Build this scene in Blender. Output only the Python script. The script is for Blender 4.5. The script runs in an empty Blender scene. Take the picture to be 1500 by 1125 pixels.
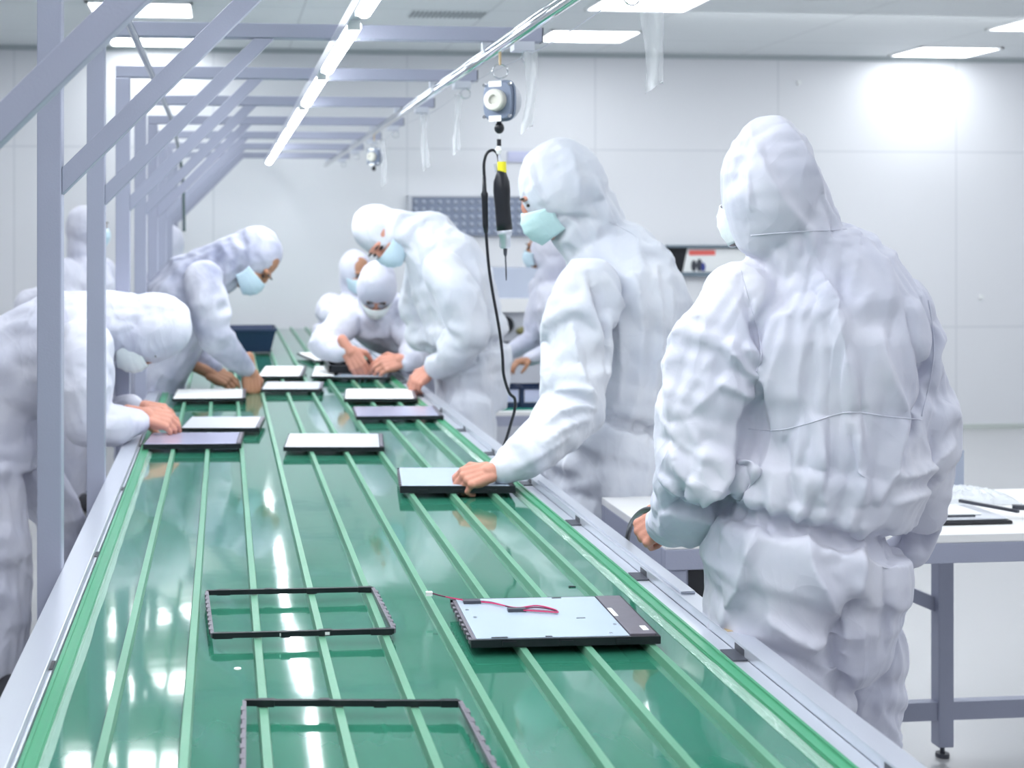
import bpy, bmesh, math, random
import numpy as np
from mathutils import Vector, Matrix, noise, Quaternion
from mathutils.bvhtree import BVHTree

random.seed(7)
COL = bpy.context.scene.collection
V = Vector
PSI = math.atan(0.102)
CS, SN = math.cos(PSI), math.sin(PSI)
F = 2000.0
CX, CY, CAMH = 532.0, 343.0, 1.58
ZUP = V((0, 0, 1))

# ---------------------------------------------------------------- placing
def P(px, py, dep):
    """world point seen at a photo pixel, at a given distance from the camera"""
    a = (px - CX) / F * dep
    return V((SN * dep + CS * a, CS * dep - SN * a, CAMH + (CY - py) / F * dep))
def PH(px, py, h):
    return P(px, py, (h - CAMH) * F / (CY - py))
def PXX(px, py, x):
    return P(px, py, x / (SN + CS * (px - CX) / F))

# ---------------------------------------------------------------- materials
def new_mat(name):
    m = bpy.data.materials.new(name)
    m.use_nodes = True
    nt = m.node_tree
    return m, nt, nt.nodes['Principled BSDF']
def mat(name, col, rough=0.5, metal=0.0, var=0.0, vscale=8.0, bump=0.0, bscale=60.0, stretch=(1, 1, 1), spec=0.5,
        emit=None, estr=0.0, alpha=1.0, trans=0.0, sss=0.0, coat=0.0):
    m, nt, b = new_mat(name)
    L = nt.links
    b.inputs['Roughness'].default_value = rough
    b.inputs['Metallic'].default_value = metal
    b.inputs['Specular IOR Level'].default_value = spec
    b.inputs['Base Color'].default_value = (*col, 1)
    b.inputs['Alpha'].default_value = alpha
    b.inputs['Transmission Weight'].default_value = trans
    b.inputs['Coat Weight'].default_value = coat
    if sss:
        b.inputs['Subsurface Weight'].default_value = sss
        b.inputs['Subsurface Radius'].default_value = (0.02, 0.015, 0.01)
        b.inputs['Subsurface Scale'].default_value = 0.5
    if emit:
        b.inputs['Emission Color'].default_value = (*emit, 1)
        b.inputs['Emission Strength'].default_value = estr
    tc = nt.nodes.new('ShaderNodeTexCoord')
    mp = nt.nodes.new('ShaderNodeMapping')
    mp.inputs['Scale'].default_value = stretch
    L.new(tc.outputs['Object'], mp.inputs['Vector'])
    if var > 0:
        n = nt.nodes.new('ShaderNodeTexNoise'); n.inputs['Scale'].default_value = vscale
        n.inputs['Detail'].default_value = 4
        L.new(mp.outputs['Vector'], n.inputs['Vector'])
        mx = nt.nodes.new('ShaderNodeMixRGB')
        mx.inputs['Color1'].default_value = (*[max(0, c * (1 - var)) for c in col], 1)
        mx.inputs['Color2'].default_value = (*[min(1, c * (1 + var)) for c in col], 1)
        L.new(n.outputs['Fac'], mx.inputs['Fac'])
        L.new(mx.outputs['Color'], b.inputs['Base Color'])
    if bump > 0:
        n2 = nt.nodes.new('ShaderNodeTexNoise'); n2.inputs['Scale'].default_value = bscale
        n2.inputs['Detail'].default_value = 5
        L.new(mp.outputs['Vector'], n2.inputs['Vector'])
        bp = nt.nodes.new('ShaderNodeBump'); bp.inputs['Strength'].default_value = bump
        bp.inputs['Distance'].default_value = 0.01
        L.new(n2.outputs['Fac'], bp.inputs['Height'])
        L.new(bp.outputs['Normal'], b.inputs['Normal'])
    return m

def cloth_mat(name, c1, c2, patch=None):
    """crumpled nonwoven coverall fabric"""
    m, nt, b = new_mat(name)
    L = nt.links; N = nt.nodes
    tc = N.new('ShaderNodeTexCoord')
    b.inputs['Roughness'].default_value = 0.62
    b.inputs['Specular IOR Level'].default_value = 0.35
    b.inputs['Sheen Weight'].default_value = 0.15
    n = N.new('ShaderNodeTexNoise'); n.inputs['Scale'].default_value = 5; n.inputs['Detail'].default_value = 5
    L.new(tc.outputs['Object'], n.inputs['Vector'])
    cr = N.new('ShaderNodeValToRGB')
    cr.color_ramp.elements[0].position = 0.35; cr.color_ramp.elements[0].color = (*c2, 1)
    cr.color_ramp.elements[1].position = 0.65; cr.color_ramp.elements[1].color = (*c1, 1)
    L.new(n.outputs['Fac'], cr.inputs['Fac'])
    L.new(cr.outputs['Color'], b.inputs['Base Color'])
    # crumple: warped ridges
    w = N.new('ShaderNodeTexNoise'); w.inputs['Scale'].default_value = 3.5; w.inputs['Detail'].default_value = 2
    L.new(tc.outputs['Object'], w.inputs['Vector'])
    ad = N.new('ShaderNodeVectorMath'); ad.operation = 'MULTIPLY_ADD'
    ad.inputs[1].default_value = (0.30, 0.30, 0.30)
    L.new(w.outputs['Color'], ad.inputs[0]); L.new(tc.outputs['Object'], ad.inputs[2])
    mp = N.new('ShaderNodeMapping'); mp.inputs['Scale'].default_value = (1, 1, 0.42)
    L.new(ad.outputs[0], mp.inputs['Vector'])
    r = N.new('ShaderNodeTexVoronoi'); r.inputs['Scale'].default_value = 9; r.feature = 'F1'
    L.new(mp.outputs['Vector'], r.inputs['Vector'])
    r2 = N.new('ShaderNodeTexVoronoi'); r2.inputs['Scale'].default_value = 23; r2.feature = 'F1'
    L.new(mp.outputs['Vector'], r2.inputs['Vector'])
    sm = N.new('ShaderNodeMath'); sm.operation = 'MULTIPLY_ADD'; sm.inputs[1].default_value = 0.35
    L.new(r2.outputs['Distance'], sm.inputs[0]); L.new(r.outputs['Distance'], sm.inputs[2])
    bp = N.new('ShaderNodeBump'); bp.inputs['Strength'].default_value = 0.6; bp.inputs['Distance'].default_value = 0.018
    L.new(sm.outputs[0], bp.inputs['Height'])
    f = N.new('ShaderNodeTexNoise'); f.inputs['Scale'].default_value = 60; f.inputs['Detail'].default_value = 4
    L.new(tc.outputs['Object'], f.inputs['Vector'])
    b2 = N.new('ShaderNodeBump'); b2.inputs['Strength'].default_value = 0.16; b2.inputs['Distance'].default_value = 0.003
    L.new(f.outputs['Fac'], b2.inputs['Height']); L.new(bp.outputs['Normal'], b2.inputs['Normal'])
    L.new(b2.outputs['Normal'], b.inputs['Normal'])
    # thin fabric lets some light through
    tr = N.new('ShaderNodeBsdfTranslucent'); tr.inputs['Color'].default_value = (*c1, 1)
    mx = N.new('ShaderNodeMixShader'); mx.inputs['Fac'].default_value = 0.05
    L.new(b.outputs[0], mx.inputs[1]); L.new(tr.outputs[0], mx.inputs[2])
    L.new(mx.outputs[0], N['Material Output'].inputs['Surface'])
    return m

M = {}
M['steel'] = mat('painted_grey_steel', (0.36, 0.38, 0.49), 0.38, 0.2, var=0.06, vscale=4, bump=0.05, bscale=200)
M['alu'] = mat('aluminium', (0.66, 0.69, 0.77), 0.28, 0.6, var=0.03, vscale=3, bump=0.01, bscale=120)
M['chrome'] = mat('chrome', (0.75, 0.77, 0.8), 0.12, 1.0)
M['darkchrome'] = mat('dark_chrome', (0.30, 0.33, 0.36), 0.2, 0.9)
M['black'] = mat('black_plastic', (0.012, 0.013, 0.018), 0.35, bump=0.05, bscale=150)
M['darkgrey'] = mat('dark_grey', (0.06, 0.065, 0.085), 0.4)
M['navy'] = mat('navy_plastic', (0.018, 0.035, 0.09), 0.4)
M['purplegrey'] = mat('flex_grey', (0.15, 0.14, 0.17), 0.4, var=0.15, vscale=60)
M['silverplate'] = mat('silver_plate', (0.46, 0.55, 0.66), 0.25, 0.2, var=0.04, vscale=8)
M['paleplate'] = mat('pale_plate', (0.66, 0.68, 0.75), 0.3, 0.3, var=0.04)
M['whiteplate'] = mat('white_plate', (0.86, 0.87, 0.88), 0.35, 0.0, var=0.03)
M['lilacplate'] = mat('lilac_plate', (0.50, 0.50, 0.68), 0.2, 0.45, var=0.05)
M['white'] = mat('white_laminate', (0.83, 0.83, 0.84), 0.4, var=0.02)
M['offwhite'] = mat('white_label', (0.85, 0.87, 0.88), 0.5)
M['pink'] = mat('pink_wire', (0.62, 0.04, 0.15), 0.4)
M['yellow'] = mat('yellow_label', (0.80, 0.72, 0.03), 0.45)
M['brown'] = mat('kraft_label', (0.55, 0.42, 0.25), 0.6)
M['greenmat'] = mat('green_rubber', (0.01, 0.25, 0.17), 0.5, var=0.08)
M['skin'] = mat('skin', (0.58, 0.27, 0.20), 0.5, var=0.18, vscale=30, bump=0.1, bscale=200, sss=0.12)
M['skin_tan'] = mat('tan_skin', (0.40, 0.20, 0.12), 0.5, var=0.18, vscale=30, bump=0.1, bscale=200, sss=0.1)
M['eye'] = mat('dark_eye', (0.03, 0.02, 0.02), 0.3)
M['mask'] = mat('pale_teal_mask', (0.55, 0.76, 0.78), 0.7, var=0.08, vscale=20, bump=0.15, bscale=80)
M['maskb'] = mat('pale_blue_mask', (0.55, 0.70, 0.80), 0.7, var=0.08, vscale=20, bump=0.15, bscale=80)
M['maskw'] = mat('white_mask', (0.80, 0.85, 0.87), 0.7, var=0.05, vscale=20, bump=0.15, bscale=80)
M['suit'] = cloth_mat('white_coverall', (0.67, 0.675, 0.77), (0.58, 0.595, 0.72))
M['suit2'] = cloth_mat('white_coverall_cool', (0.68, 0.70, 0.765), (0.60, 0.635, 0.725))
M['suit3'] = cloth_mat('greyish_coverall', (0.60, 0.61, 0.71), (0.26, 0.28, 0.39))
M['elastic'] = mat('white_elastic', (0.84, 0.87, 0.91), 0.7, bump=0.3, bscale=120)
M['sole'] = mat('dark_shoe', (0.04, 0.04, 0.05), 0.6)
M['led'] = mat('led_tube_glow', (1, 1, 1), 0.4, emit=(0.95, 0.98, 1.0), estr=16.0)
M['lamp'] = mat('ceiling_lamp_glow', (1, 1, 1), 0.4, emit=(0.95, 0.98, 1.0), estr=9.0)
M['plastic'] = mat('thin_clear_plastic', (0.88, 0.91, 0.95), 0.15, alpha=0.42, bump=0.6, bscale=40, stretch=(2, 2, 0.4))
M['clear'] = mat('clear_tape', (0.6, 0.85, 0.75), 0.08, alpha=0.25, bump=0.5, bscale=20, stretch=(1, 0.3, 1))
M['wallgrey'] = mat('vent_grey', (0.25, 0.28, 0.30), 0.5)
M['board'] = mat('blue_grey_board', (0.24, 0.28, 0.38), 0.4)
M['stud'] = mat('stud_grey', (0.42, 0.46, 0.56), 0.3, 0.3)
M['machine'] = mat('machine_grey', (0.36, 0.40, 0.50), 0.45, var=0.05)
M['machine_light'] = mat('machine_light_grey', (0.55, 0.57, 0.63), 0.45, var=0.05)
M['olive'] = mat('olive_knob', (0.20, 0.19, 0.08), 0.5)
M['lilac'] = mat('lilac_sign', (0.58, 0.60, 0.80), 0.5)
M['red'] = mat('red_print', (0.85, 0.16, 0.14), 0.5)
M['bluedark'] = mat('dark_blue_print', (0.05, 0.07, 0.30), 0.5)

def grid_mat(name, col, line, axes, lw=0.006, rough=0.5, light=None, var=0.02):
    """plain surface with thin joint lines; axes = [(axis, period, offset)]"""
    m, nt, b = new_mat(name)
    L = nt.links; N = nt.nodes
    b.inputs['Roughness'].default_value = rough
    g = N.new('ShaderNodeNewGeometry')
    sp = N.new('ShaderNodeSeparateXYZ'); L.new(g.outputs['Position'], sp.inputs[0])
    acc = None
    for ax, positions in axes:
        if isinstance(positions, tuple):
            per, off = positions
            a = N.new('ShaderNodeMath'); a.operation = 'SUBTRACT'; a.inputs[1].default_value = off
            L.new(sp.outputs[ax], a.inputs[0])
            d = N.new('ShaderNodeMath'); d.operation = 'PINGPONG'; d.inputs[1].default_value = per / 2
            L.new(a.outputs[0], d.inputs[0])
            outs = [d.outputs[0]]
        else:
            outs = []
            for p in positions:
                a = N.new('ShaderNodeMath'); a.operation = 'SUBTRACT'; a.inputs[1].default_value = p
                L.new(sp.outputs[ax], a.inputs[0])
                d = N.new('ShaderNodeMath'); d.operation = 'ABSOLUTE'; L.new(a.outputs[0], d.inputs[0])
                outs.append(d.outputs[0])
        for o in outs:
            lt = N.new('ShaderNodeMath'); lt.operation = 'LESS_THAN'; lt.inputs[1].default_value = lw
            L.new(o, lt.inputs[0])
            if acc is None: acc = lt.outputs[0]
            else:
                mx = N.new('ShaderNodeMath'); mx.operation = 'MAXIMUM'
                L.new(acc, mx.inputs[0]); L.new(lt.outputs[0], mx.inputs[1]); acc = mx.outputs[0]
    n = N.new('ShaderNodeTexNoise'); n.inputs['Scale'].default_value = 1.2
    L.new(g.outputs['Position'], n.inputs['Vector'])
    c0 = N.new('ShaderNodeMixRGB')
    c0.inputs['Color1'].default_value = (*[c * (1 - var) for c in col], 1)
    c0.inputs['Color2'].default_value = (*[min(1, c * (1 + var)) for c in col], 1)
    L.new(n.outputs['Fac'], c0.inputs['Fac'])
    c = N.new('ShaderNodeMixRGB'); c.inputs['Color2'].default_value = (*line, 1)
    L.new(c0.outputs[0], c.inputs['Color1']); L.new(acc, c.inputs['Fac'])
    L.new(c.outputs[0], b.inputs['Base Color'])
    return m

WALLY = 10.55
CEIL = 3.01
M['wall'] = grid_mat('clean_room_wall_panels', (0.765, 0.78, 0.82), (0.665, 0.685, 0.73),
                     [('X', (1.50, 4.42)), ('Z', [2.246, 0.826])], lw=0.007, rough=0.45)
M['ceiling'] = grid_mat('ceiling_panels', (0.77, 0.81, 0.825), (0.61, 0.645, 0.665),
                        [('X', (1.2, 0.5)), ('Y', (1.2, 0.2))], lw=0.006, rough=0.6)
M['floor'] = mat('pale_epoxy_floor', (0.49, 0.495, 0.51), 0.2, var=0.03, vscale=1.5)
M['skirting'] = mat('skirting_grey', (0.55, 0.60, 0.58), 0.5)

def belt_mat():
    m, nt, b = new_mat('glossy_green_belt')
    L = nt.links; N = nt.nodes
    g = N.new('ShaderNodeNewGeometry')
    b.inputs['Roughness'].default_value = 0.07
    b.inputs['Specular IOR Level'].default_value = 0.6; b.inputs['Coat Weight'].default_value = .28; b.inputs['Coat IOR'].default_value = 1.75; b.inputs['Coat Roughness'].default_value = .04
    mp = N.new('ShaderNodeMapping'); mp.inputs['Scale'].default_value = (6.0, 1.3, 1)
    L.new(g.outputs['Position'], mp.inputs['Vector'])
    n = N.new('ShaderNodeTexNoise'); n.inputs['Scale'].default_value = 1.0; n.inputs['Detail'].default_value = 1.5
    L.new(mp.outputs[0], n.inputs['Vector'])
    n3 = N.new('ShaderNodeTexNoise'); n3.inputs['Scale'].default_value = 9.0; n3.inputs['Detail'].default_value = 2
    L.new(g.outputs['Position'], n3.inputs['Vector'])
    ml = N.new('ShaderNodeMath'); ml.operation = 'MULTIPLY_ADD'; ml.inputs[1].default_value = 0.10
    L.new(n3.outputs['Fac'], ml.inputs[0]); L.new(n.outputs['Fac'], ml.inputs[2])
    bp = N.new('ShaderNodeBump'); bp.inputs['Strength'].default_value = 0.5; bp.inputs['Distance'].default_value = 0.004
    L.new(ml.outputs[0], bp.inputs['Height']); L.new(bp.outputs[0], b.inputs['Normal']); L.new(bp.outputs[0], b.inputs['Coat Normal'])
    n2 = N.new('ShaderNodeTexNoise'); n2.inputs['Scale'].default_value = 3; n2.inputs['Detail'].default_value = 3
    L.new(mp.outputs[0], n2.inputs['Vector'])
    c = N.new('ShaderNodeMixRGB')
    c.inputs['Color1'].default_value = (0.020, 0.140, 0.088, 1); c.inputs['Color2'].default_value = (0.034, 0.185, 0.122, 1)
    L.new(n2.outputs['Fac'], c.inputs['Fac']); L.new(c.outputs[0], b.inputs['Base Color'])
    return m
M['belt'] = belt_mat()
M['rib'] = mat('pale_green_rib', (0.12, 0.30, 0.20), 0.33, var=0.2, vscale=14, bump=0.2, bscale=30, stretch=(1, 0.3, 1))
M['edge'] = mat('green_edge', (0.06, 0.29, 0.155), 0.3, var=0.12, vscale=10, bump=0.15, bscale=20, stretch=(1, 0.3, 1))

# ---------------------------------------------------------------- mesh builder
class MB:
    def __init__(s): s.v = []; s.f = []; s.m = []; s.cur = 0
    def _add(s, vs, fs):
        o = len(s.v); s.v += [tuple(x) for x in vs]; s.f += [tuple(o + i for i in f) for f in fs]; s.m += [s.cur] * len(fs)
    def box(s, x0, y0, z0, x1, y1, z1):
        s._add([(x0, y0, z0), (x1, y0, z0), (x1, y1, z0), (x0, y1, z0), (x0, y0, z1), (x1, y0, z1), (x1, y1, z1), (x0, y1, z1)],
               [(0, 3, 2, 1), (4, 5, 6, 7), (0, 1, 5, 4), (1, 2, 6, 5), (2, 3, 7, 6), (3, 0, 4, 7)])
    def bar(s, a, b, w, h, up=ZUP):
        a, b = V(a), V(b); d = (b - a).normalized(); u = d.cross(up)
        if u.length < 1e-4: u = d.cross(V((0, 1, 0)))
        u.normalize(); t = u.cross(d).normalized(); u = u * w / 2; t = t * h / 2
        vs = [a - u - t, a + u - t, a + u + t, a - u + t, b - u - t, b + u - t, b + u + t, b - u + t]
        s._add(vs, [(0, 3, 2, 1), (4, 5, 6, 7), (0, 1, 5, 4), (1, 2, 6, 5), (2, 3, 7, 6), (3, 0, 4, 7)])
    def ring_loft(s, rings, caps=True):
        n = len(rings[0]); o = []
        vs = [p for r in rings for p in r]; fs = []
        for k in range(len(rings) - 1):
            for i in range(n):
                j = (i + 1) % n
                fs.append((k * n + i, k * n + j, (k + 1) * n + j, (k + 1) * n + i))
        if caps:
            fs.append(tuple(range(n - 1, -1, -1))); fs.append(tuple((len(rings) - 1) * n + i for i in range(n)))
        s._add(vs, fs)
    def tube(s, pts, r, n=10, caps=True):
        pts = [V(p) for p in pts]
        if not isinstance(r, (list, tuple)): r = [r] * len(pts)
        rings = []; u = None
        for i, p in enumerate(pts):
            d = (pts[min(i + 1, len(pts) - 1)] - pts[max(i - 1, 0)]).normalized()
            if u is None:
                u = d.cross(ZUP)
                if u.length < 1e-3: u = d.cross(V((1, 0, 0)))
                u.normalize()
            u = (u - d * u.dot(d)).normalized(); w = d.cross(u)
            rings.append([p + (u * math.cos(2 * math.pi * k / n) + w * math.sin(2 * math.pi * k / n)) * r[i] for k in range(n)])
        s.ring_loft(rings, caps)
    def ell(s, c, rx, ry, rz, fr=None, nu=20, nv=12):
        c = V(c); fr = fr or (V((1, 0, 0)), V((0, 1, 0)), V((0, 0, 1)))
        vs = [c - fr[2] * rz]; fs = []
        for j in range(1, nv):
            ph = -math.pi / 2 + math.pi * j / nv
            for i in range(nu):
                th = 2 * math.pi * i / nu
                vs.append(c + fr[0] * (rx * math.cos(ph) * math.cos(th)) + fr[1] * (ry * math.cos(ph) * math.sin(th)) + fr[2] * (rz * math.sin(ph)))
        vs.append(c + fr[2] * rz)
        for i in range(nu): fs.append((0, 1 + (i + 1) % nu, 1 + i))
        for j in range(nv - 2):
            for i in range(nu):
                a = 1 + j * nu + i; b2 = 1 + j * nu + (i + 1) % nu
                fs.append((a, b2, b2 + nu, a + nu))
        T = len(vs) - 1; q = 1 + (nv - 2) * nu
        for i in range(nu): fs.append((q + i, q + (i + 1) % nu, T))
        s._add(vs, fs)
    def capsule(s, a, b, ra, rb, n=16):
        a, b = V(a), V(b)
        s.ell(a, ra, ra, ra, nu=n, nv=10); s.ell(b, rb, rb, rb, nu=n, nv=10)
        if (b - a).length > 1e-4: s.tube([a, b], [ra, rb], n)
    def chain(s, pts, rs, n=16):
        for i in range(len(pts) - 1): s.capsule(pts[i], pts[i + 1], rs[i], rs[i + 1], n)
    def cyl(s, a, b, r, n=20): s.tube([a, b], r, n)
    def mesh(s, name='m'):
        me = bpy.data.meshes.new(name); me.from_pydata(s.v, [], s.f); me.update()
        return me
    def build(s, name, mats, parent=None, smooth=False, bevel=0.0):
        me = s.mesh(name)
        mats = mats if isinstance(mats, (list, tuple)) else [mats]
        for q in mats: me.materials.append(q)
        if len(mats) > 1: me.polygons.foreach_set('material_index', s.m)
        if smooth: me.polygons.foreach_set('use_smooth', [True] * len(me.polygons))
        bm = bmesh.new(); bm.from_mesh(me); bmesh.ops.recalc_face_normals(bm, faces=bm.faces); bm.to_mesh(me); bm.free()
        o = bpy.data.objects.new(name, me); COL.objects.link(o)
        if parent:
            o.parent = parent
            if parent.location.length or parent.rotation_euler.z:
                pass
        if bevel:
            md = o.modifiers.new('bevel', 'BEVEL'); md.width = bevel; md.segments = 2; md.limit_method = 'ANGLE'
        return o

def localise(root):
    """children were modelled in world space: rebase them on the root's location"""
    inv = Matrix.Translation(-root.location)
    def rec(o):
        for c in o.children:
            if c.type == 'MESH': c.data.transform(inv)
            rec(c)
    for c in [o for o in bpy.data.objects if o.parent == root]:
        if c.type == 'MESH': c.data.transform(inv)
        for g in [o for o in bpy.data.objects if o.parent == c]:
            if g.type == 'MESH': g.data.transform(inv)
def thing(name, label, cat, loc=(0, 0, 0), rz=0, group=None):
    o = bpy.data.objects.new(name, None); COL.objects.link(o)
    o.empty_display_size = 0.05
    o.location = loc; o.rotation_euler = (0, 0, rz)
    o['label'] = label; o['category'] = cat
    if group: o['group'] = group
    return o
def tag(o, label, cat, group=None):
    o['label'] = label; o['category'] = cat
    if group: o['group'] = group
    return o
def struct(o): o['kind'] = 'structure'; return o
def copy_tree(o, parent=None):
    c = o.copy(); COL.objects.link(c); c.parent = parent
    for ch in [q for q in ALLOBJ() if q.parent == o]: copy_tree(ch, c)
    return c
def ALLOBJ(): return list(bpy.data.objects)

def smooth_path(pts, n=8):
    pts = [V(p) for p in pts]; out = []
    for i in range(len(pts) - 1):
        p0 = pts[max(i - 1, 0)]; p1 = pts[i]; p2 = pts[i + 1]; p3 = pts[min(i + 2, len(pts) - 1)]
        for k in range(n):
            t = k / n
            out.append(0.5 * ((2 * p1) + (p2 - p0) * t + (2 * p0 - 5 * p1 + 4 * p2 - p3) * t * t + (-p0 + 3 * p1 - 3 * p2 + p3) * t ** 3))
    out.append(pts[-1]); return out

# ================================================================ ROOM
def plane_obj(name, x0, y0, z0, x1, y1, z1, m):
    b = MB(); b.box(x0, y0, z0, x1, y1, z1); return struct(b.build(name, m))
RX0, RX1, RY0 = -4.6, 8.6, -4.0
plane_obj('floor', RX0, RY0, -0.1, RX1, WALLY, 0, M['floor'])
plane_obj('ceiling', RX0, RY0, CEIL, RX1, WALLY, CEIL + 0.1, M['ceiling'])
plane_obj('wall_back', RX0, WALLY, 0, RX1, WALLY + 0.1, CEIL, M['wall'])
plane_obj('wall_left', RX0 - 0.1, RY0, 0, RX0, WALLY, CEIL, M['wall'])
plane_obj('wall_right', RX1, RY0, 0, RX1 + 0.1, WALLY, CEIL, M['wall'])
plane_obj('wall_front', RX0, RY0 - 0.1, 0, RX1, RY0, CEIL, M['wall'])
plane_obj('baseboard_back', RX0, WALLY - 0.012, 0, RX1, WALLY, 0.035, M['skirting'])
plane_obj('trim_1', RX0, WALLY - 0.03, CEIL - 0.035, RX1, WALLY, CEIL, mat('cornice', (0.42, 0.47, 0.49), 0.5))

# ceiling lamps
def ceiling_lamp(x, y, label):
    t = thing('ceiling_light', label, 'ceiling light', (x, y, CEIL), group='ceiling light panels')
    b = MB(); w, l = 0.33, 0.27
    for (a0, b0, a1, b1) in ((-w, -l, w, -l + .02), (-w, l - .02, w, l), (-w, -l, -w + .02, l), (w - .02, -l, w, l)):
        b.box(a0, b0, -0.014, a1, b1, 0)
    b.build('frame', M['offwhite'], t)
    b = MB(); b.box(-w + .02, -l + .02, -0.008, w - .02, l - .02, -0.002); b.build('diffuser', M['lamp'], t)
    return t
rows = {-0.52: ('left', [10.16, 8.75, 7.3, 5.8, 4.3, 2.8, 1.3, -0.4, -2.0]),
        2.6: ('middle', [9.6, 8.2, 6.8, 5.3, 3.8, 2.3, 0.8, -0.8, -2.2]),
        5.6: ('right', [10.15, 8.75, 7.3, 5.8, 4.3, 2.8, 1.3, -0.4, -2.0]),
        -3.2: ('far left', [9.0, 6.0, 3.0, 0.0])}
ords = ['nearest the back wall', 'second from the back wall', 'third from the back wall', 'fourth from the back wall', 'fifth from the back wall', 'sixth from the back wall',
        'seventh from the back wall', 'eighth from the back wall', 'ninth from the back wall']
for x, (nm, ys) in rows.items():
    for i, y in enumerate(ys):
        ceiling_lamp(x, y, 'glowing white ceiling light panel in the %s row, %s' % (nm, ords[i]))
# vents
for i, (px, py, w) in enumerate(((655, 20, .5), (630, 50, .5))):
    c = PH(px, py, CEIL)
    t = thing('ceiling_vent', ['slatted ceiling vent above the steel beams, the nearer of two', 'slatted ceiling vent above the steel beams, nearer the back wall', 'slatted ceiling vent right of the hanging strips'][i], 'vent', (c.x, c.y, CEIL), group='ceiling vents')
    b = MB(); b.box(-w / 2, -.13, -.006, w / 2, .13, 0); b.build('backing', M['ceiling'], t)
    b = MB()
    for k in range(17):
        x = -w / 2 + .02 + k * (w - .04) / 16; b.box(x - .007, -.11, -.012, x + .007, .11, -.006)
    b.build('slats', M['wallgrey'], t)

# ================================================================ CONVEYOR
BX0, BX1 = -0.277, 0.835
BY0, BY1 = 0.7, 10.35
SURF = 0.866; TOP = 0.880
cv = thing('conveyor', 'long assembly line with glossy green belt and aluminium side rails', 'conveyor', (0.28, 5.5, 0))
def add(b, name, m, parent, **k):
    o = b.build(name, m, parent, **k); return o
b = MB(); b.box(BX0, BY0, SURF - .02, BX1, BY1, SURF); add(b, 'belt', M['belt'], cv)
for i in range(9):
    x = -0.165 + i * 0.1116
    b = MB(); prof = [(-.0085, SURF), (-.006, TOP - .001), (.006, TOP - .001), (.0085, SURF)]
    rings = [[V((x + a, y, z)) for a, z in prof] for y in np.linspace(BY0, BY1, 30)]
    b.ring_loft(rings); add(b, 'guide_rib', M['rib'], cv)
for x0, x1 in ((-0.272, -0.245), (0.803, 0.832)):
    b = MB(); b.box(x0, BY0, SURF, x1, BY1, SURF + .010); b.box(x0 + .002, BY0, SURF + .01, x0 + .007, BY1, SURF + .013); b.box(x1 - .007, BY0, SURF + .01, x1 - .002, BY1, SURF + .013)
    add(b, 'edge_guide', M['edge'], cv)
    b = MB(); xx = x1 if x0 < 0 else x0
    sgn = 1 if x0 < 0 else -1
    rings = []
    for y in np.linspace(BY0, BY1, 160):
        j = noise.noise(V((y * 6, 0, x0))) * .003
        rings.append([V((xx, y, SURF + .0085 + j)), V((xx + sgn * (.012 + j), y, SURF + .0012)), V((xx + sgn * (.012 + j), y, SURF + .0006)), V((xx, y, SURF + .0078 + j))])
    b.ring_loft(rings); add(b, 'clear_tape', M['clear'], cv)
# rails
b = MB(); b.box(-0.335, BY0, .80, -0.283, BY1, .884); b.box(-0.283, BY0, .80, -0.277, BY1, .872)
add(b, 'side_rail', M['alu'], cv, bevel=.002)
b = MB(); b.box(0.835, BY0, .80, 0.866, BY1, .871); b.box(0.868, BY0, .80, 0.908, BY1, .888)
b.box(0.866, BY0, .871, 0.8685, BY1, .8895)
add(b, 'side_rail', M['alu'], cv, bevel=.0012)
b = MB(); b.box(-0.330, BY0, .62, -0.300, BY1, .80); b.box(0.87, BY0, .62, 0.90, BY1, .80); add(b, 'side_apron', M['steel'], cv)
for yy in np.arange(1.16, 10, 0.53):
    b = MB(); b.box(0.840, yy - .03, .8712, 0.8655, yy + .03, .8735); b.box(.8655, yy - .012, .8712, .868, yy + .03, .885)
    add(b, 'rail_clip', M['darkgrey'], cv)
for yy in np.arange(1.5, 8, 0.78):
    b = MB(); b.box(-0.284, yy - .022, .8722, -0.277, yy + .022, .8736); add(b, 'rail_clip', M['black'], cv)
b = MB(); b.box(0.874, 2.55, .8882, 0.903, 3.75, .893); add(b, 'rail_cover', M['alu'], cv, bevel=.001)
b = MB(); b.box(0.872, 2.30, .8882, 0.90, 2.39, .8888); add(b, 'kraft_label', M['brown'], cv)
for yy in (1.2, 3.5, 5.8, 8.1, 10.1):
    for xx in (-0.31, 0.88):
        b = MB(); b.box(xx - .025, yy - .025, 0.02, xx + .025, yy + .025, .62); b.cyl((xx, yy, 0), (xx, yy, .02), .03)
        add(b, 'leg', M['steel'], cv)
    b = MB(); b.box(-0.31, yy - .02, .2, .88, yy + .02, .24); add(b, 'crossbar', M['steel'], cv)
b = MB(); b.box(-.28, BY0, .80, .84, BY1, .84); add(b, 'bed', M['steel'], cv)
localise(cv)

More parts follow.
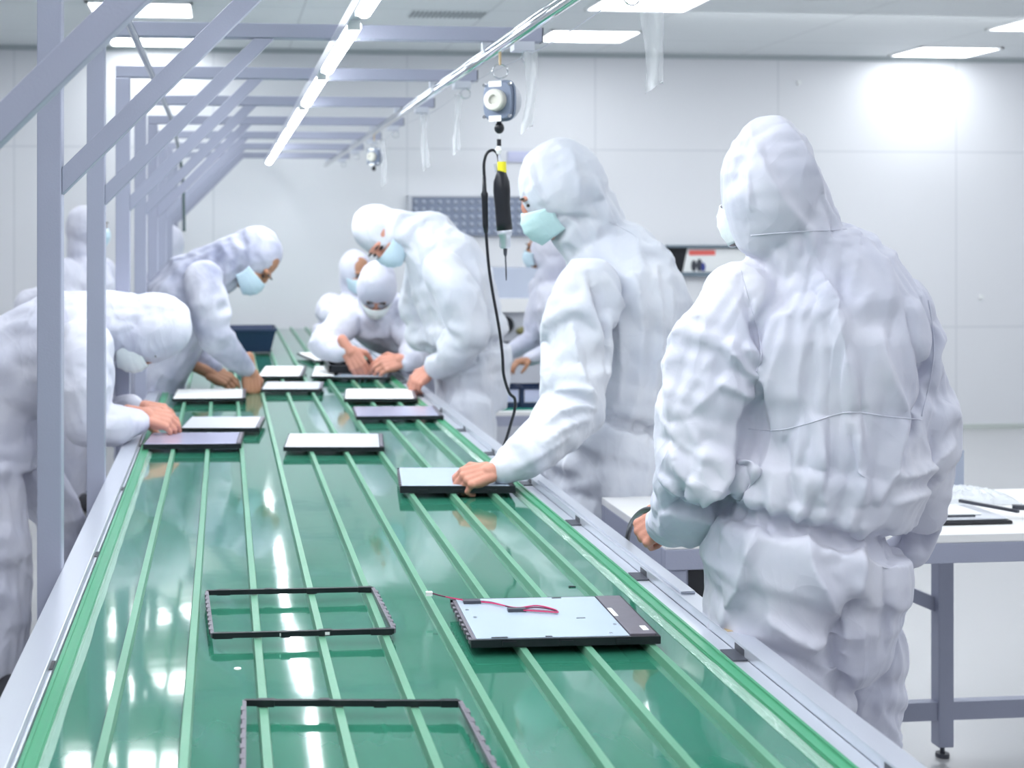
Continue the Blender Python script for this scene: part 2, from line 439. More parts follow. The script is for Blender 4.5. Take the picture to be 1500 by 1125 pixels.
# ================================================================ OVERHEAD FRAMES
PY1 = PXX(92, 400, -0.335).y
SP = 1.03
ordn = ['nearest the camera, mostly out of the picture', 'first whole post from the camera', 'second post from the camera', 'third post from the camera', 'fourth post from the camera', 'fifth post from the camera', 'sixth post from the camera', 'seventh post from the camera', 'last one by the back wall']
fr = None
for k in range(9):
    y = PY1 + (k - 1) * SP
    if y > WALLY - .1: break
    if fr is None:
        fr = thing('overhead_frame', '', 'steel frame', (-0.36, 0, 0), group='overhead frames over the line')
        b = MB(); b.box(-.025, -.025, 0.012, .025, .025, 2.14); b.build('post', M['steel'], fr, bevel=.003)
        b = MB(); b.box(-.06, -.06, 0, .06, .06, .012); b.build('foot_plate', M['steel'], fr)
        b = MB(); b.box(-.025, -.022, 2.141, 1.285, .022, 2.183); b.build('beam', M['steel'], fr, bevel=.003)
        b = MB(); b.box(1.285, -.022, 2.141, 1.288, .022, 2.183); b.build('end_cap', M['darkgrey'], fr)
        b = MB()
        # brace at 45 degrees with ends cut flush
        h = .028
        pts = [(.0255, 1.69 - h), (.0255, 1.69 + h), (.0255 + .421, 2.1405), (.0255 + .421 + 2 * h, 2.1405)]
        b._add([(x, -.02, z) for x, z in pts] + [(x, .02, z) for x, z in pts],
               [(0, 1, 2, 3), (7, 6, 5, 4), (0, 4, 5, 1), (1, 5, 6, 2), (2, 6, 7, 3), (3, 7, 4, 0)])
        b.build('brace', M['steel'], fr, bevel=.002)
        b = MB(); b.box(1.20, -.03, 2.115, 1.26, .03, 2.141); b.build('clamp', M['alu'], fr)
        b = MB(); b.box(1.11, -.012, 2.116, 1.135, .012, 2.141); b.build('rail_bracket', M['alu'], fr)
        b = MB(); b.box(.665, -.01, 2.128, .69, .01, 2.141); b.build('rail_bracket', M['alu'], fr)
        b = MB()
        b.tube([V((1.245 + .018 * math.cos(a), 0, 2.097 + .018 * math.sin(a))) for a in np.linspace(0, 2 * math.pi, 16)], .002, 6)
        b.build('hook', M['chrome'], fr)
        o = fr
    else: o = copy_tree(fr)
    o.location = (-0.36, y, 0)
    o['label'] = 'grey steel overhead frame with diagonal brace, ' + ordn[k]

# tool rail
b = MB(); b.cyl((.764, 0.9, 2.10), (.764, 10.3, 2.10), .0145, 20)
b.box(.757, .9, 2.112, .771, 10.3, 2.122)
tag(b.build('tool_rail', M['chrome'], smooth=True), 'shiny metal rail hanging under the overhead beams along the right side', 'rail')
# thin wire
b = MB(); b.tube([V((.88, y, 2.107 + .01 * math.sin(y * 3.05))) for y in np.linspace(1.0, 10.3, 60)], .0014, 6)
tag(b.build('hanging_wire', M['chrome']), 'thin wire strung below the beam ends, plastic strips hang from it', 'wire')
# dark pipe
b = MB()
pp = smooth_path([(-.24, 0.9, 2.115), (-.24, 2.5, 2.115), (-.24, 4.5, 2.115), (-.24, 5.5, 2.113), (-.235, 6.3, 2.09), (-.23, 7.1, 2.00), (-.225, 7.6, 1.85), (-.225, 7.8, 1.6)])
b.tube(pp, .0105, 12); tag(b.build('air_pipe', M['darkchrome'], smooth=True), 'dark metal pipe running under the beams behind the diagonal braces', 'pipe')

# LED tubes
led_ord = ['nearest the camera at the top edge', 'second from the camera, longest in view', 'third from the camera', 'fourth from the camera', 'fifth from the camera', 'sixth from the camera', 'farthest from the camera']
for k in range(7):
    y0 = 2.28 + k * 1.16
    t = thing('led_tube_light', 'white glowing tube light over the belt, ' + led_ord[k], 'tube light', (.325, y0, 2.12), group='tube lights over the belt')
    b = MB(); b.tube([(.012, .085, 0), (.012, .095, 0), (.012, 1.00, 0), (.012, 1.01, 0)], [.012, .0195, .0195, .012], 16); b.build('tube', M['led'], t, smooth=True)
    b = MB(); b.box(-.012, .0, .012, .022, 1.16, .021); b.box(-.020, 0, -.012, -.016, 1.16, .021); b.build('housing', M['alu'], t)
    b = MB(); b.box(-.008, .065, -.012, .026, .085, .012); b.build('lamp_holder', M['offwhite'], t); b = MB(); b.box(-.008, 1.01, -.012, .026, 1.03, .012); b.build('lamp_holder', M['offwhite'], t)

# plastic strips
strips = [(952, 2.83, 128, .044), (777, None, 190, .034), (672, None, 222, .026), (621, None, 246, .030), (561, None, 272, .024)]
slab = ['clear plastic strip hanging from the wire, largest and nearest', 'clear plastic strip hanging right behind the tool balancer', 'narrow clear plastic strip on the wire, third from the camera', 'clear plastic strip on the wire, fourth from the camera', 'faint clear plastic strip beside the far balancer']
for i, (px, _, yb, w) in enumerate(strips):
    top = PXX(px, 100, .88); y = top.y; dep = SN * .88 + CS * y
    zt = 2.107; zb = CAMH + (CY - yb) / F * dep
    b = MB(); n = 26; rr = random.Random(i)
    rows_ = []
    for k in range(n + 1):
        t = k / n; z = zt + (zb - zt) * t
        row = []
        for j in range(7):
            u = j / 6 - .5
            dx = u * w * (1 + .15 * math.sin(t * 5 + i)) + .014 * math.sin(t * 2.4 + i * 1.7) * t
            dy = .006 * math.sin(u * 9 + t * 5 + i) + .004 * noise.noise(V((u * 4, t * 9, i)))
            row.append(V((.88 + dx, y + dy, z + (u * .03 if t > .97 else 0))))
        rows_.append(row)
    vs = [p for r in rows_ for p in r]; fs = []
    for k in range(n):
        for j in range(6): fs.append((k * 7 + j, k * 7 + j + 1, (k + 1) * 7 + j + 1, (k + 1) * 7 + j))
    b._add(vs, fs)
    tag(b.build('plastic_strip', M['plastic'], smooth=True), slab[i], 'plastic strip', 'plastic strips on the wire')

# ================================================================ TOOL BALANCER + SCREWDRIVER
def balancer(loc, label, s=1.0):
    t = thing('tool_balancer', label, 'tool balancer', loc)
    b = MB(); b.tube([V((0, 0, .012)), V((0, 0, -.028))], .004, 8); b.build('hanger', M['brown'], t)
    b = MB()
    b.tube([V((.022 * math.cos(a), 0, -.045 + .020 * math.sin(a))) for a in np.linspace(0, 2 * math.pi, 20)], .0022, 8)
    b.build('ring', M['chrome'], t, smooth=True)
    # body: rounded case facing lower left, axis roughly toward the camera-left
    ax = V((-.62, -.78, 0)).normalized(); ux = V((.78, -.62, 0)).normalized(); c = V((.004, 0, -.128))
    def disc(bb, c0, c1, prof, sc=1.0):
        rings = [[c0 + ux * a * sc + ZUP * z * sc for a, z in prof], [c1 + ux * a * sc + ZUP * z * sc for a, z in prof]]
        bb.ring_loft(rings)
    sq = []
    for k in range(32):
        a = 2 * math.pi * k / 32; r = .047 / (abs(math.cos(a)) ** 4 + abs(math.sin(a)) ** 4) ** .25
        sq.append((r * math.cos(a), r * math.sin(a) * 1.18))
    rd = [(.049 * math.cos(2 * math.pi * k / 32), .055 * math.sin(2 * math.pi * k / 32)) for k in range(32)]
    b = MB(); disc(b, c - ax * .030, c + ax * .004, rd); b.build('rear_housing', M['machine_light'], t, bevel=.003)
    b = MB(); disc(b, c + ax * .004, c + ax * .010, sq, 1.04); disc(b, c + ax * .010, c + ax * .026, sq, .93)
    b.build('front_housing', mat('blue_grey_cast', (.20, .24, .33), .35, .3), t, bevel=.003)
    b = MB()
    ri = [(.013 * math.cos(2 * math.pi * k / 28), .013 * math.sin(2 * math.pi * k / 28)) for k in range(28)]
    ro = [(.030 * math.cos(2 * math.pi * k / 28), .030 * math.sin(2 * math.pi * k / 28)) for k in range(28)]
    def rg(o, pr): return [c + ax * o + ux * a + ZUP * z for a, z in pr]
    rs = [rg(.026, ro), rg(.049, ro), rg(.052, [(a * .9, z * .9) for a, z in ro]), rg(.052, ri), rg(.044, ri), rg(.044, [(a * .05, z * .05) for a, z in ri])]
    b.ring_loft(rs); b.build('dial', mat('cream_dial', (.60, .60, .55), .4), t, bevel=.001)
    for z0, w in ((.046, .020), (-.050, .019)):
        b = MB(); cc = c + ax * .0268 + ZUP * z0 + ux * -.006
        b.ring_loft([[cc - ux * w - ZUP * .008, cc + ux * w - ZUP * .008, cc + ux * w + ZUP * .008, cc - ux * w + ZUP * .008],
                     [cc + ax * .001 - ux * w - ZUP * .008, cc + ax * .001 + ux * w - ZUP * .008, cc + ax * .001 + ux * w + ZUP * .008, cc + ax * .001 - ux * w + ZUP * .008]])
        o = b.build('white_sticker', M['offwhite'], t)
    for a, z in ((.039, .044), (.039, -.044), (-.039, .044), (-.039, -.044)):
        b = MB(); b.cyl(c + ax * .024 + ux * a + ZUP * z, c + ax * .030 + ux * a + ZUP * z, .005, 8); b.build('screw', M['chrome'], t)
    b = MB(); b.ell((-.002, 0, -.203), .014, .014, .016); b.ell((-.002, 0, -.186), .007, .007, .012); b.build('stopper', M['black'], t, smooth=True)
    return t
bp0 = V((.764, 3.74, 2.078))
bal = balancer(bp0, 'grey spring tool balancer hanging from the rail above the power screwdriver')
b = MB(); b.cyl((-.002, 0, -.216), (-.001, 0, -.262), .0011, 6); b.build('cord', M['offwhite'], bal)
c2 = PXX(548, 225, .764)
b2 = balancer((.764, c2.y, 2.078), 'far grey tool balancer hanging over the bent workers, small')
b2.scale = (.8, .8, .8)
dsc = SN * bp0.x + CS * bp0.y
def D(px, py, dd=0): return P(px, py, dsc + dd)
sd = thing('power_screwdriver', 'black electric screwdriver with yellow label hanging point down on a cord', 'screwdriver', D(738, 300))
b = MB(); b.tube([D(731, 204), D(731, 214)], .006, 10); b.build('cord_sleeve', M['black'], sd)
b = MB(); b.tube([D(731, 213), D(730, 220), D(730, 226)], [.004, .010, .006], 10); b.build('clip', M['offwhite'], sd)
b = MB(); b.tube([D(730, 224), D(734, 240), D(735, 246)], [.004, .009, .012], 10); b.tube([D(725, 240), D(727, 252)], .004, 8); b.build('suspension_loop', M['alu'], sd)
b = MB(); b.tube([D(735, 237), D(735.5, 255)], .0125, 14); b.build('yellow_label', M['yellow'], sd)
b = MB(); b.tube([D(735, 247), D(734.5, 256), D(734.5, 266), D(735, 280), D(736, 300), D(738, 325), D(739.3, 337)], [.009, .016, .0225, .024, .0215, .022, .0225], 20)
b.build('grip', M['black'], sd, smooth=True)
b = MB(); b.tube([D(739.3, 336), D(739.4, 345), D(739.6, 346), D(739.8, 361), D(739.9, 364)], [.0215, .020, .016, .016, .011], 20); b.build('chuck', M['alu'], sd, smooth=True)
b = MB(); b.tube([D(740, 363), D(740.2, 372), D(740.5, 376), D(741.5, 404), D(741.7, 411)], [.006, .005, .0022, .0022, .0012], 10); b.build('bit', M['darkgrey'], sd)
localise(sd)
cab = thing('power_cable', 'black coiled-down cable looping from the hanging screwdriver to the belt side', 'cable', D(713, 300))
b = MB()
b.tube(smooth_path([D(731, 238), D(729, 226), D(722, 220), D(713, 225), D(709, 240), D(709.5, 262), D(710, 300), D(712, 340), D(716, 390), D(722, 430), D(731, 480), D(736, 520), D(738, 550), D(746, 575), D(754, 584), D(754, 600), D(748, 622), D(742, 642), D(735, 660), D(728, 672)], 6), .0042, 8)
b.build('cable', M['black'], cab, smooth=True)
b = MB(); b.tube([D(709.3, 258), D(709.5, 280), D(709.7, 284), D(710, 290), D(711, 330), D(712, 341)], [.005, .0065, .010, .009, .008, .0055], 12); b.build('strain_relief', M['black'], cab, smooth=True)
localise(cab)

# ================================================================ LCD PANELS
def panel(corner_px, kind, label, h=TOP, depth=.275, rich=False, width=None, thick=.014):
    sw = .052 if rich else .016
    """corner_px: front-left, front-right pixel of top face"""
    (x0, y0), (x1, y1) = corner_px
    a = PH(x0, y0, h + thick); c = PH(x1, y1, h + thick)
    w = width or (c - a).length
    rz = math.atan2(c.y - a.y, c.x - a.x)
    t = thing('lcd_panel', label, 'display panel', (a.x, a.y, h), rz, 'flat display panels on the belt')
    pm = M[kind]
    b = MB(); b.box(0, 0, 0.001, w, .006, thick); b.box(0, depth - .006, .001, w, depth, thick)
    b.box(w - .006, .006, .001, w, depth - .006, thick)
    for k in range(3):
        x = w * (.2 + .3 * k); b.box(x - .012, -.003, .004, x + .012, 0, .011)
    b.build('bezel', M['black'], t)
    b = MB(); b.box(0.004, .006, .001, .010, depth - .006, thick - .001)
    for k in range(9):
        y = .02 + k * (depth - .04) / 8; b.box(-.001, y - .006, .003, .004, y + .007, thick - .003)
    b.build('side_frame', M['purplegrey'], t)
    b = MB(); b.box(.010 if rich else .005, .006 if rich else .003, .0, w - sw, depth - .006, thick + .0012); b.build('metal_plate', pm, t, bevel=.001)
    b = MB(); b.box(w - sw + .002, .012, .001, w - .004, depth - .004, thick + .002); b.build('circuit_strip', M['purplegrey'], t, bevel=.001)
    if rich:
        b = MB()
        for (x, y, l, ww) in ((.20, depth - .012, .018, .004), (.215, .115, .016, .003), (.05, .0085, .028, .005), (.135, .009, .012, .005)):
            b.box(x - l / 2, y - ww / 2, thick + .0012, x + l / 2, y + ww / 2, thick + .0018)
        b.build('black_tape', M['black'], t)
        b = MB()
        for (x, y) in ((.02, .18), (.027, .13), (.265, .07), (.245, .02), (.03, .24)): b.cyl((x, y, thick), (x, y, thick + .0022), .0035, 10)
        b.build('screw', M['chrome'], t)
        b = MB(); b.box(w - .05, .12, thick + .002, w - .042, .17, thick + .0028); b.build('white_label', M['offwhite'], t)
        b = MB(); b.box(w - .022, .03, thick + .002, w - .012, .055, thick + .003)
        b.build('white_label', M['offwhite'], t)
        for q in range(2):
            z = thick + .0045
            o = .004 * q
            pts = [(-.035, depth + .005, z + .006), (-.01, depth - .012, z + .003), (.03, depth - .028 - o, z), (.07, depth - .045 - o, z), (.11, depth - .088 + o, z), (.15, depth - .085 + o * 3, z), (.175, depth - .105 + o * 2, z), (.18, depth - .118, z), (.165, depth - .112 - o, z), (.12, depth - .098 - o, z)]
            b = MB(); b.tube(smooth_path(pts, 6), .0013, 6); b.build('wire', M['pink'] if q else mat('dark_wire', (.12, .01, .05), .4), t)
        b = MB(); b.box(.02, depth - .042, thick + .0012, .052, depth - .028, thick + .007); b.build('wire_tape', M['darkgrey'], t)
        b = MB(); b.box(.092, depth - .102, thick + .0012, .125, depth - .090, thick + .007); b.build('wire_tape', M['darkgrey'], t)
        b = MB(); b.box(-.045, depth + .0, thick + .006, -.033, depth + .010, thick + .013); b.build('connector', M['offwhite'], t)
    return t
panel(((690, 938), (968, 932)), 'silverplate', 'silver display panel with pink wire on top, nearest the camera', rich=True, depth=.262)
panel(((586, 712), (755, 712)), 'silverplate', 'grey display panel held by the hand of the worker at the screwdriver', depth=.29, thick=.02)
panel(((415, 655), (563, 655)), 'paleplate', 'pale display panel lying alone in the middle of the belt', depth=.30)
panel(((209, 651), (353, 650)), 'lilacplate', 'lilac grey display panel under the hands of the bent worker at left', depth=.26, thick=.016)
panel(((264, 627), (380, 627)), 'paleplate', 'pale display panel just behind the lilac grey one at left', depth=.30)
panel(((252, 584), (360, 583)), 'whiteplate', 'white display panel under the tanned hands of the second left worker', depth=.34)
panel(((382, 570), (472, 570)), 'paleplate', 'grey display panel in the middle, behind the lone pale one', depth=.30)
panel(((377, 551), (443, 551)), 'whiteplate', 'white display panel beyond the tanned fist', depth=.5)
panel(((455, 551), (500, 551)), 'whiteplate', 'white display panel left of the crouched worker', depth=.5)
panel(((522, 610), (650, 609)), 'lilacplate', 'lilac display panel near the right rail, behind the held panel', depth=.29)
panel(((504, 584), (612, 584)), 'whiteplate', 'bright white display panel under the fist of the tall bent worker', depth=.36)
panel(((486, 552), (572, 552)), 'silverplate', 'display panel below the black tray between the crouched worker and the white panel', depth=.25)
panel(((462, 528), (505, 527)), 'whiteplate', 'far white display panel beside the elbow of the crouched worker', depth=.5)
# black tray in the crouched worker's hands
t = thing('black_tray', 'black open tray being worked on by the crouched worker', 'tray', PH(536, 545, TOP + .02))
b = MB(); c = t.location; w = .185; 
b.box(c.x - w, c.y - .02, c.z, c.x + w, c.y + .3, c.z + .012)
for (a0, b0, a1, b1) in ((-w, -.02, w, -.008), (-w, .288, w, .3), (-w, -.02, -w + .012, .3), (w - .012, -.02, w, .3)): b.box(c.x + a0, c.y + b0, c.z + .012, c.x + a1, c.y + b1, c.z + .034)
b.build('tray_body', M['black'], t); localise(t)

# open frames
def open_frame(px4, label, h=TOP + .001):
    C = [PH(x, y, h + .004) for x, y in px4]   # FL, FR, BR, BL
    t = thing('panel_bezel', label, 'display frame', C[0], group='empty black frames on the belt')
    up = ZUP
    def bar(a, b_, w, hh, name, m, tabs):
        q = MB(); q.bar(a, b_, w, hh); d = (b_ - a)
        u = d.normalized().cross(up).normalized()
        for s_, l, o, ww in tabs:
            q.bar(a + d * (s_ - l / 2) + u * o, a + d * (s_ + l / 2) + u * o, ww, hh * 1.15)
        return q.build(name, m, t)
    bar(C[0], C[1], .007, .009, 'front_bar', M['black'], [(.06, .1, .0015, .008), (.40, .05, .003, .009), (.62, .07, -.002, .009), (.93, .12, .001, .010)])
    bar(C[3], C[2], .007, .009, 'back_bar', M['black'], [(.10, .08, .0, .010), (.37, .05, -.002, .009), (.63, .06, .002, .009), (.95, .08, 0, .010)])
    bar(C[0], C[3], .006, .008, 'side_bar', M['purplegrey'], [(.1 + .1 * k, .045, -.002, .006) for k in range(9)])
    bar(C[1], C[2], .007, .008, 'side_bar', M['purplegrey'], [(.08 + .1 * k, .05, .003, .006) for k in range(9)])
    for s_ in (.03, .38, .63, .97):
        q = MB(); p = C[0].lerp(C[1], s_); q.box(p.x - .004, p.y - .0045, p.z - .003, p.x + .004, p.y - .0035, p.z + .002)
        q.build('clip_window', M['offwhite'], t)
    localise(t)
open_frame([(311, 931), (577, 924), (546, 863), (303, 868)], 'empty black frame lying on the belt, left of the silver panel')
open_frame([(356, 1180), (752, 1180), (674, 1030), (358, 1029)], 'empty black frame at the bottom edge, nearest the camera')
# bits on the belt
p = PH(348, 980, SURF)
b = MB(); b.tube([p, p + V((0, 0, .0015))], .006, 16); tag(b.build('round_sticker', M['offwhite']), 'tiny white round sticker on the belt between the two empty frames', 'sticker')
p = PH(838, 860, SURF)
b = MB(); b.box(p.x - .007, p.y - .003, p.z, p.x + .007, p.y + .003, p.z + .002); tag(b.build('plastic_scrap', M['black']), 'tiny black scrap on the belt behind the silver panel', 'scrap')

# navy bin on belt
def bin_(c, w, d, h, label, m=None, flare=1.15, name='parts_bin'):
    t = thing(name, label, 'bin', c); m = m or M['navy']
    def rg(sx, sy, z): return [V((-sx, -sy, z)), V((sx, -sy, z)), V((sx, sy, z)), V((-sx, sy, z))]
    b = MB()
    b.ring_loft([rg(w / 2, d / 2, 0), rg(w / 2 * flare, d / 2 * flare, h), rg(w / 2 * flare - .006, d / 2 * flare - .006, h), rg(w / 2 - .006, d / 2 - .006, .006)])
    b.build('bin_body', m, t)
    b = MB()
    q = w / 2 * flare; r = d / 2 * flare
    for (a0, b0, a1, b1) in ((-q - .006, -r - .006, q + .006, -r + .004), (-q - .006, r - .004, q + .006, r + .006), (-q - .006, -r, -q + .004, r), (q - .004, -r, q + .006, r)):
        b.box(a0, b0, h - .012, a1, b1, h)
    b.build('rim', m, t)
    return t
p = PH(368, 513, SURF + .014)
bin_(p, .22, .3, .14, 'dark navy bin standing on the belt beyond the left workers', flare=1.3)

# ================================================================ WORK TABLES
def table(x0, x1, y0, y1, ht, label, topmat=None, matpart=None, legs=None, sidebars=True):
    t = thing('work_table', label, 'table', ((x0 + x1) / 2, (y0 + y1) / 2, 0))
    b = MB(); b.box(x0, y0, ht - .022, x1, y1, ht); b.build('tabletop', topmat or M['white'], t, bevel=.002)
    b = MB()
    for (a0, b0, a1, b1) in ((x0, y0, x1, y0 + .03), (x0, y1 - .03, x1, y1), (x0, y0 + .0302, x0 + .03, y1 - .0302), (x1 - .03, y0 + .0302, x1, y1 - .0302)): b.box(a0, b0, ht - .075, a1, b1, ht - .0222)
    b.build('table_frame', M['steel'], t, bevel=.002)
    for xx in (legs or (x0 + .03, x1 - .03)):
        for yy in (y0 + .03, y1 - .03):
            b = MB(); b.box(xx - .024, yy - .024, .035, xx + .024, yy + .024, ht - .075); b.build('leg', M['steel'], t, bevel=.003)
            b = MB(); b.cyl((xx, yy, .012), (xx, yy, .04), .007); b.cyl((xx, yy, 0), (xx, yy, .012), .02); b.build('levelling_foot', M['darkgrey'], t)
        if sidebars: b = MB(); b.box(xx - .018, y0 + .05, .37, xx + .018, y1 - .05, .41); b.build('side_bar', M['steel'], t)
    yb = y0 if sidebars else y1 - .058
    if not sidebars:
        b = MB(); b.bar(P(1374, 887, d_leg + .02), P(1094, 768, d_leg + .02), .03, .04); b.build('brace', M['steel'], t)
    b = MB(); b.box(x0 + .05, yb + .012, .115, x1 - .03, yb + .045, .17); b.build('lower_bar', M['steel'], t)
    if matpart:
        a = matpart; b = MB(); b.box(a[0], a[1], ht, a[2], a[3], ht + .003); b.build('green_mat', M['greenmat'], t)
    localise(t); return t
TH = .80
ty0 = PH(965, 793, TH).y; ty1 = PH(878, 728, TH).y
lx = PXX(1382, 900, 1).x
d_leg = SN * 2.1 + CS * (ty1 - .03)
legx = P(1382, 900, d_leg).x
table(1.115, 3.35, ty0, ty1, TH, 'white topped work table with grey steel frame behind the nearest worker', legs=(1.15, legx, 3.3), sidebars=False)
b = MB(); c = P(1022, 850, SN * 1.45 + CS * ty0)
t = thing('socket_box', 'grey power socket box under the white table corner', 'socket', (c.x, ty0 + .012, c.z))
b.box(-.06, 0, -.07, .07, .04, .045); b.build('housing', M['steel'], t)
b = MB(); b.box(-.03, -.004, -.045, .012, 0, .03); b.build('socket', M['black'], t)
t2y0 = PXX(690, 605, 1.27).y; t2y1 = t2y0 + .62
table(1.27, 2.6, t2y0, t2y1, .66, 'small white work table with a green mat and bins, far behind the screwdriver', matpart=(1.30, t2y0 + .05, 2.5, t2y1 - .03))
d2 = SN * 1.5 + CS * (t2y0 + .22)
for i, (px, lab) in enumerate(((741, 'navy bin on the green mat, left of the pair'), (776, 'navy bin on the green mat, right of the pair, by the elbow'))):
    c = P(px, 585, d2); bb = bin_((c.x, c.y, .663), .135, .18, .11, lab, flare=1.02)
    b = MB(); b.box(-.05, -.0935, .03, .05, -.0925, .10); b.build('label_card', M['lilac'], bb)
# things on the big table
def OT(px, py, dh=0): return PH(px, py, TH + dh)
a = OT(1352, 771); c = OT(1487, 769)
t = thing('flat_monitor', 'flat black-edged screen lying face down on the white table', 'monitor', (a.x, a.y, TH))
w = (c - a).length; b = MB(); b.box(-.12, 0, 0, w, .21, .010); b.build('bezel', M['black'], t, bevel=.004)
b = MB(); b.box(-.11, .01, .010, w - .01, .20, .016); b.build('back_plate', M['paleplate'], t, bevel=.003)
b = MB(); b.box(-.05, .03, .016, w - .09, .036, .021); b.build('slot', M['darkgrey'], t)
b = MB(); b.box(-.10, .05, .016, w - .06, .18, .021); b.build('raised_cover', M['whiteplate'], t, bevel=.002)
a = OT(1492, 762)
t = thing('black_bracket', 'small black bracket at the right end of the screen on the table', 'bracket', (a.x, a.y, TH + .02))
b = MB(); b.bar((0, 0, .004), (-.09, .14, .008), .012, .008); b.bar((0, .03, .01), (.06, .0, .012), .02, .012); b.build('arm', M['darkgrey'], t)
# crumpled plastic bag
a = OT(1420, 741)
b = MB(); nx, ny = 44, 18; vs = []
for j in range(ny + 1):
    for i in range(nx + 1):
        u = i / nx * 2 - 1; v = j / ny * 2 - 1
        e = max(0, 1 - u * u) ** .5 * max(0, 1 - v * v) ** .5
        h = e * (.022 + .025 * noise.ridged_multi_fractal(V((u * 3.2, v * 1.8, 3)), 1, 2, 3, 1, 2) * .5)
        vs.append((u * .165 + .0, .09 + v * .09, .002 + h))
fs = [(j * (nx + 1) + i, j * (nx + 1) + i + 1, (j + 1) * (nx + 1) + i + 1, (j + 1) * (nx + 1) + i) for j in range(ny) for i in range(nx)]
b._add(vs, fs); o = b.build('plastic_bag', mat('bag_film', (.80, .83, .88), .12, alpha=.75, bump=.8, bscale=30)); o.location = (a.x, a.y, TH)
tag(o, 'crumpled clear plastic bag lying on the white table', 'plastic bag')
# grey upright at the back of the table
c = P(1393, 700, SN * 2.2 + CS * ty1)
b = MB(); b.box(-.016, -.016, 0, .016, .016, CAMH + (CY - 655) / F * (SN * 2.2 + CS * ty1) - TH - .002); b.box(-.05, -.02, 0, .03, .02, .012)
o = b.build('grey_upright', M['machine']); o.location = (c.x, ty1 - .03, TH); tag(o, 'short grey upright at the back edge of the white table', 'bracket')

# ================================================================ BACK OF THE ROOM
def W(px, py, off=0):
    u = (px - CX) / F   # point on the wall plane
    dep = (WALLY - off) / (CS - SN * u); return P(px, py, dep)
a = W(600, 345, .06); c = W(802, 289, .06)
t = thing('stud_board', 'blue grey panel with rows of round studs on the back wall', 'wall panel', (a.x, WALLY, a.z))
w = c.x - a.x; h = c.z - a.z
b = MB(); b.box(0, -.04, 0, w, 0, h); b.build('board', M['board'], t)
b = MB(); b.box(-.012, -.055, -.01, .02, 0, h + .01); b.box(-.012, -.05, h, w, 0, h + .012); b.build('edge_frame', M['machine_light'], t)
b = MB(); b.ell((0, 0, 0), .017, .01, .017, nu=10, nv=6); st0 = b.build('stud', M['stud'], t, smooth=True)
for i in range(16):
    for j in range(5):
        o = st0 if i + j == 0 else st0.copy()
        if i + j: COL.objects.link(o)
        o.parent = t; o.location = (.05 + i * .063, -.042, .028 + j * .058)
a = W(744, 237, .02); c = W(805, 222, .02)
b = MB(); b.box(0, -.02, 0, c.x - a.x, 0, c.z - a.z); b.box(.01, -.024, .02, c.x - a.x - .01, -.02, c.z - a.z - .02)
o = b.build('wall_sign', M['lilac']); o.location = (a.x, WALLY, a.z); tag(o, 'pale lilac sign on the back wall behind the screwdriver', 'sign')
a = W(978, 405, .03); c = W(1100, 360, .03)
t = thing('wall_display', 'dark framed notice display with red band on the back wall between two workers', 'display board', (a.x, WALLY, a.z))
w = c.x - a.x; h = c.z - a.z
b = MB(); b.box(0, -.02, .02, w, 0, h - .01); b.build('backing', M['black'], t)
b = MB(); b.box(-.01, -.06, h - .014, w + .01, 0, h + .006); b.box(-.01, -.06, 0, w + .01, 0, .035); b.build('frame', mat('slate', (.16, .21, .26), .4), t)
def slant(q, x0, x1, z0, z1, y0, y1, k=.04):
    q._add([(x0, y0, z0), (x1, y0, z0), (x1 + k, y0, z1), (x0 + k, y0, z1), (x0, y1, z0), (x1, y1, z0), (x1 + k, y1, z1), (x0 + k, y1, z1)],
           [(0, 1, 2, 3), (7, 6, 5, 4), (0, 4, 5, 1), (1, 5, 6, 2), (2, 6, 7, 3), (3, 7, 4, 0)])
b = MB(); slant(b, .125, w - .05, .035, h - .02, -.026, -.02); b.build('poster', M['offwhite'], t)
b = MB(); b.box(.175, -.029, h - .075, .39, -.026, h - .035); b.build('red_band', M['red'], t)
b = MB(); b.ell((.215, -.028, .085), .022, .004, .045); b.ell((.26, -.028, .09), .024, .004, .05); b.build('dark_print', M['darkgrey'], t)
b = MB(); b.ell((.29, -.029, .075), .02, .004, .035); b.build('blue_print', M['bluedark'], t)
for (px, py, lab) in ((1170, 121, 'upper'), (1437, 435, 'lower')):
    c = W(px, py, .01); b = MB(); b.tube([V((0, 0, 0)), V((0, -.02, 0))], .018, 12)
    o = b.build('wall_sensor', M['offwhite']); o.location = (c.x, WALLY, c.z); tag(o, 'small white round fitting on the back wall, the %s one' % lab, 'wall fitting')

# grey machine behind
dm = 8.6
def Q(px, py): return P(px, py, dm)
x0 = Q(693, 400).x; x1 = Q(905, 400).x; y = Q(740, 400).y
t = thing('inspection_machine', 'grey bench machine with a round dark port, behind the screwdriver', 'machine', ((x0 + x1) / 2, y, 0))
def z_(py): return CAMH + (CY - py) / F * dm
b = MB(); b._add([(x0, y, z_(437)), (x1, y, z_(437)), (x1, y + .5, z_(437)), (x0, y + .5, z_(437)), (x0, y + .12, z_(394)), (x1, y + .12, z_(394)), (x1, y + .5, z_(394)), (x0, y + .5, z_(394))],
       [(0, 3, 2, 1), (4, 5, 6, 7), (0, 1, 5, 4), (1, 2, 6, 5), (2, 3, 7, 6), (3, 0, 4, 7)]); b.build('hood', M['machine'], t)
b = MB(); b.box(x0 + .1, y - .02, z_(457), x1, y + .5, z_(437)); b.build('white_shelf', M['white'], t)
b = MB(); b.box(x0 + .12, y + .02, z_(500), x1, y + .5, z_(457)); b.build('front_panel', M['machine_light'], t)
b = MB(); b.tube([Q(740, 476) + V((0, .02, 0)), Q(740, 476) + V((0, .0, 0))], .055, 24); b.build('port', M['black'], t)
b = MB(); b.ell(Q(771, 485) + V((0, .02, 0)), .062, .03, .028); b.build('knob', M['olive'], t)
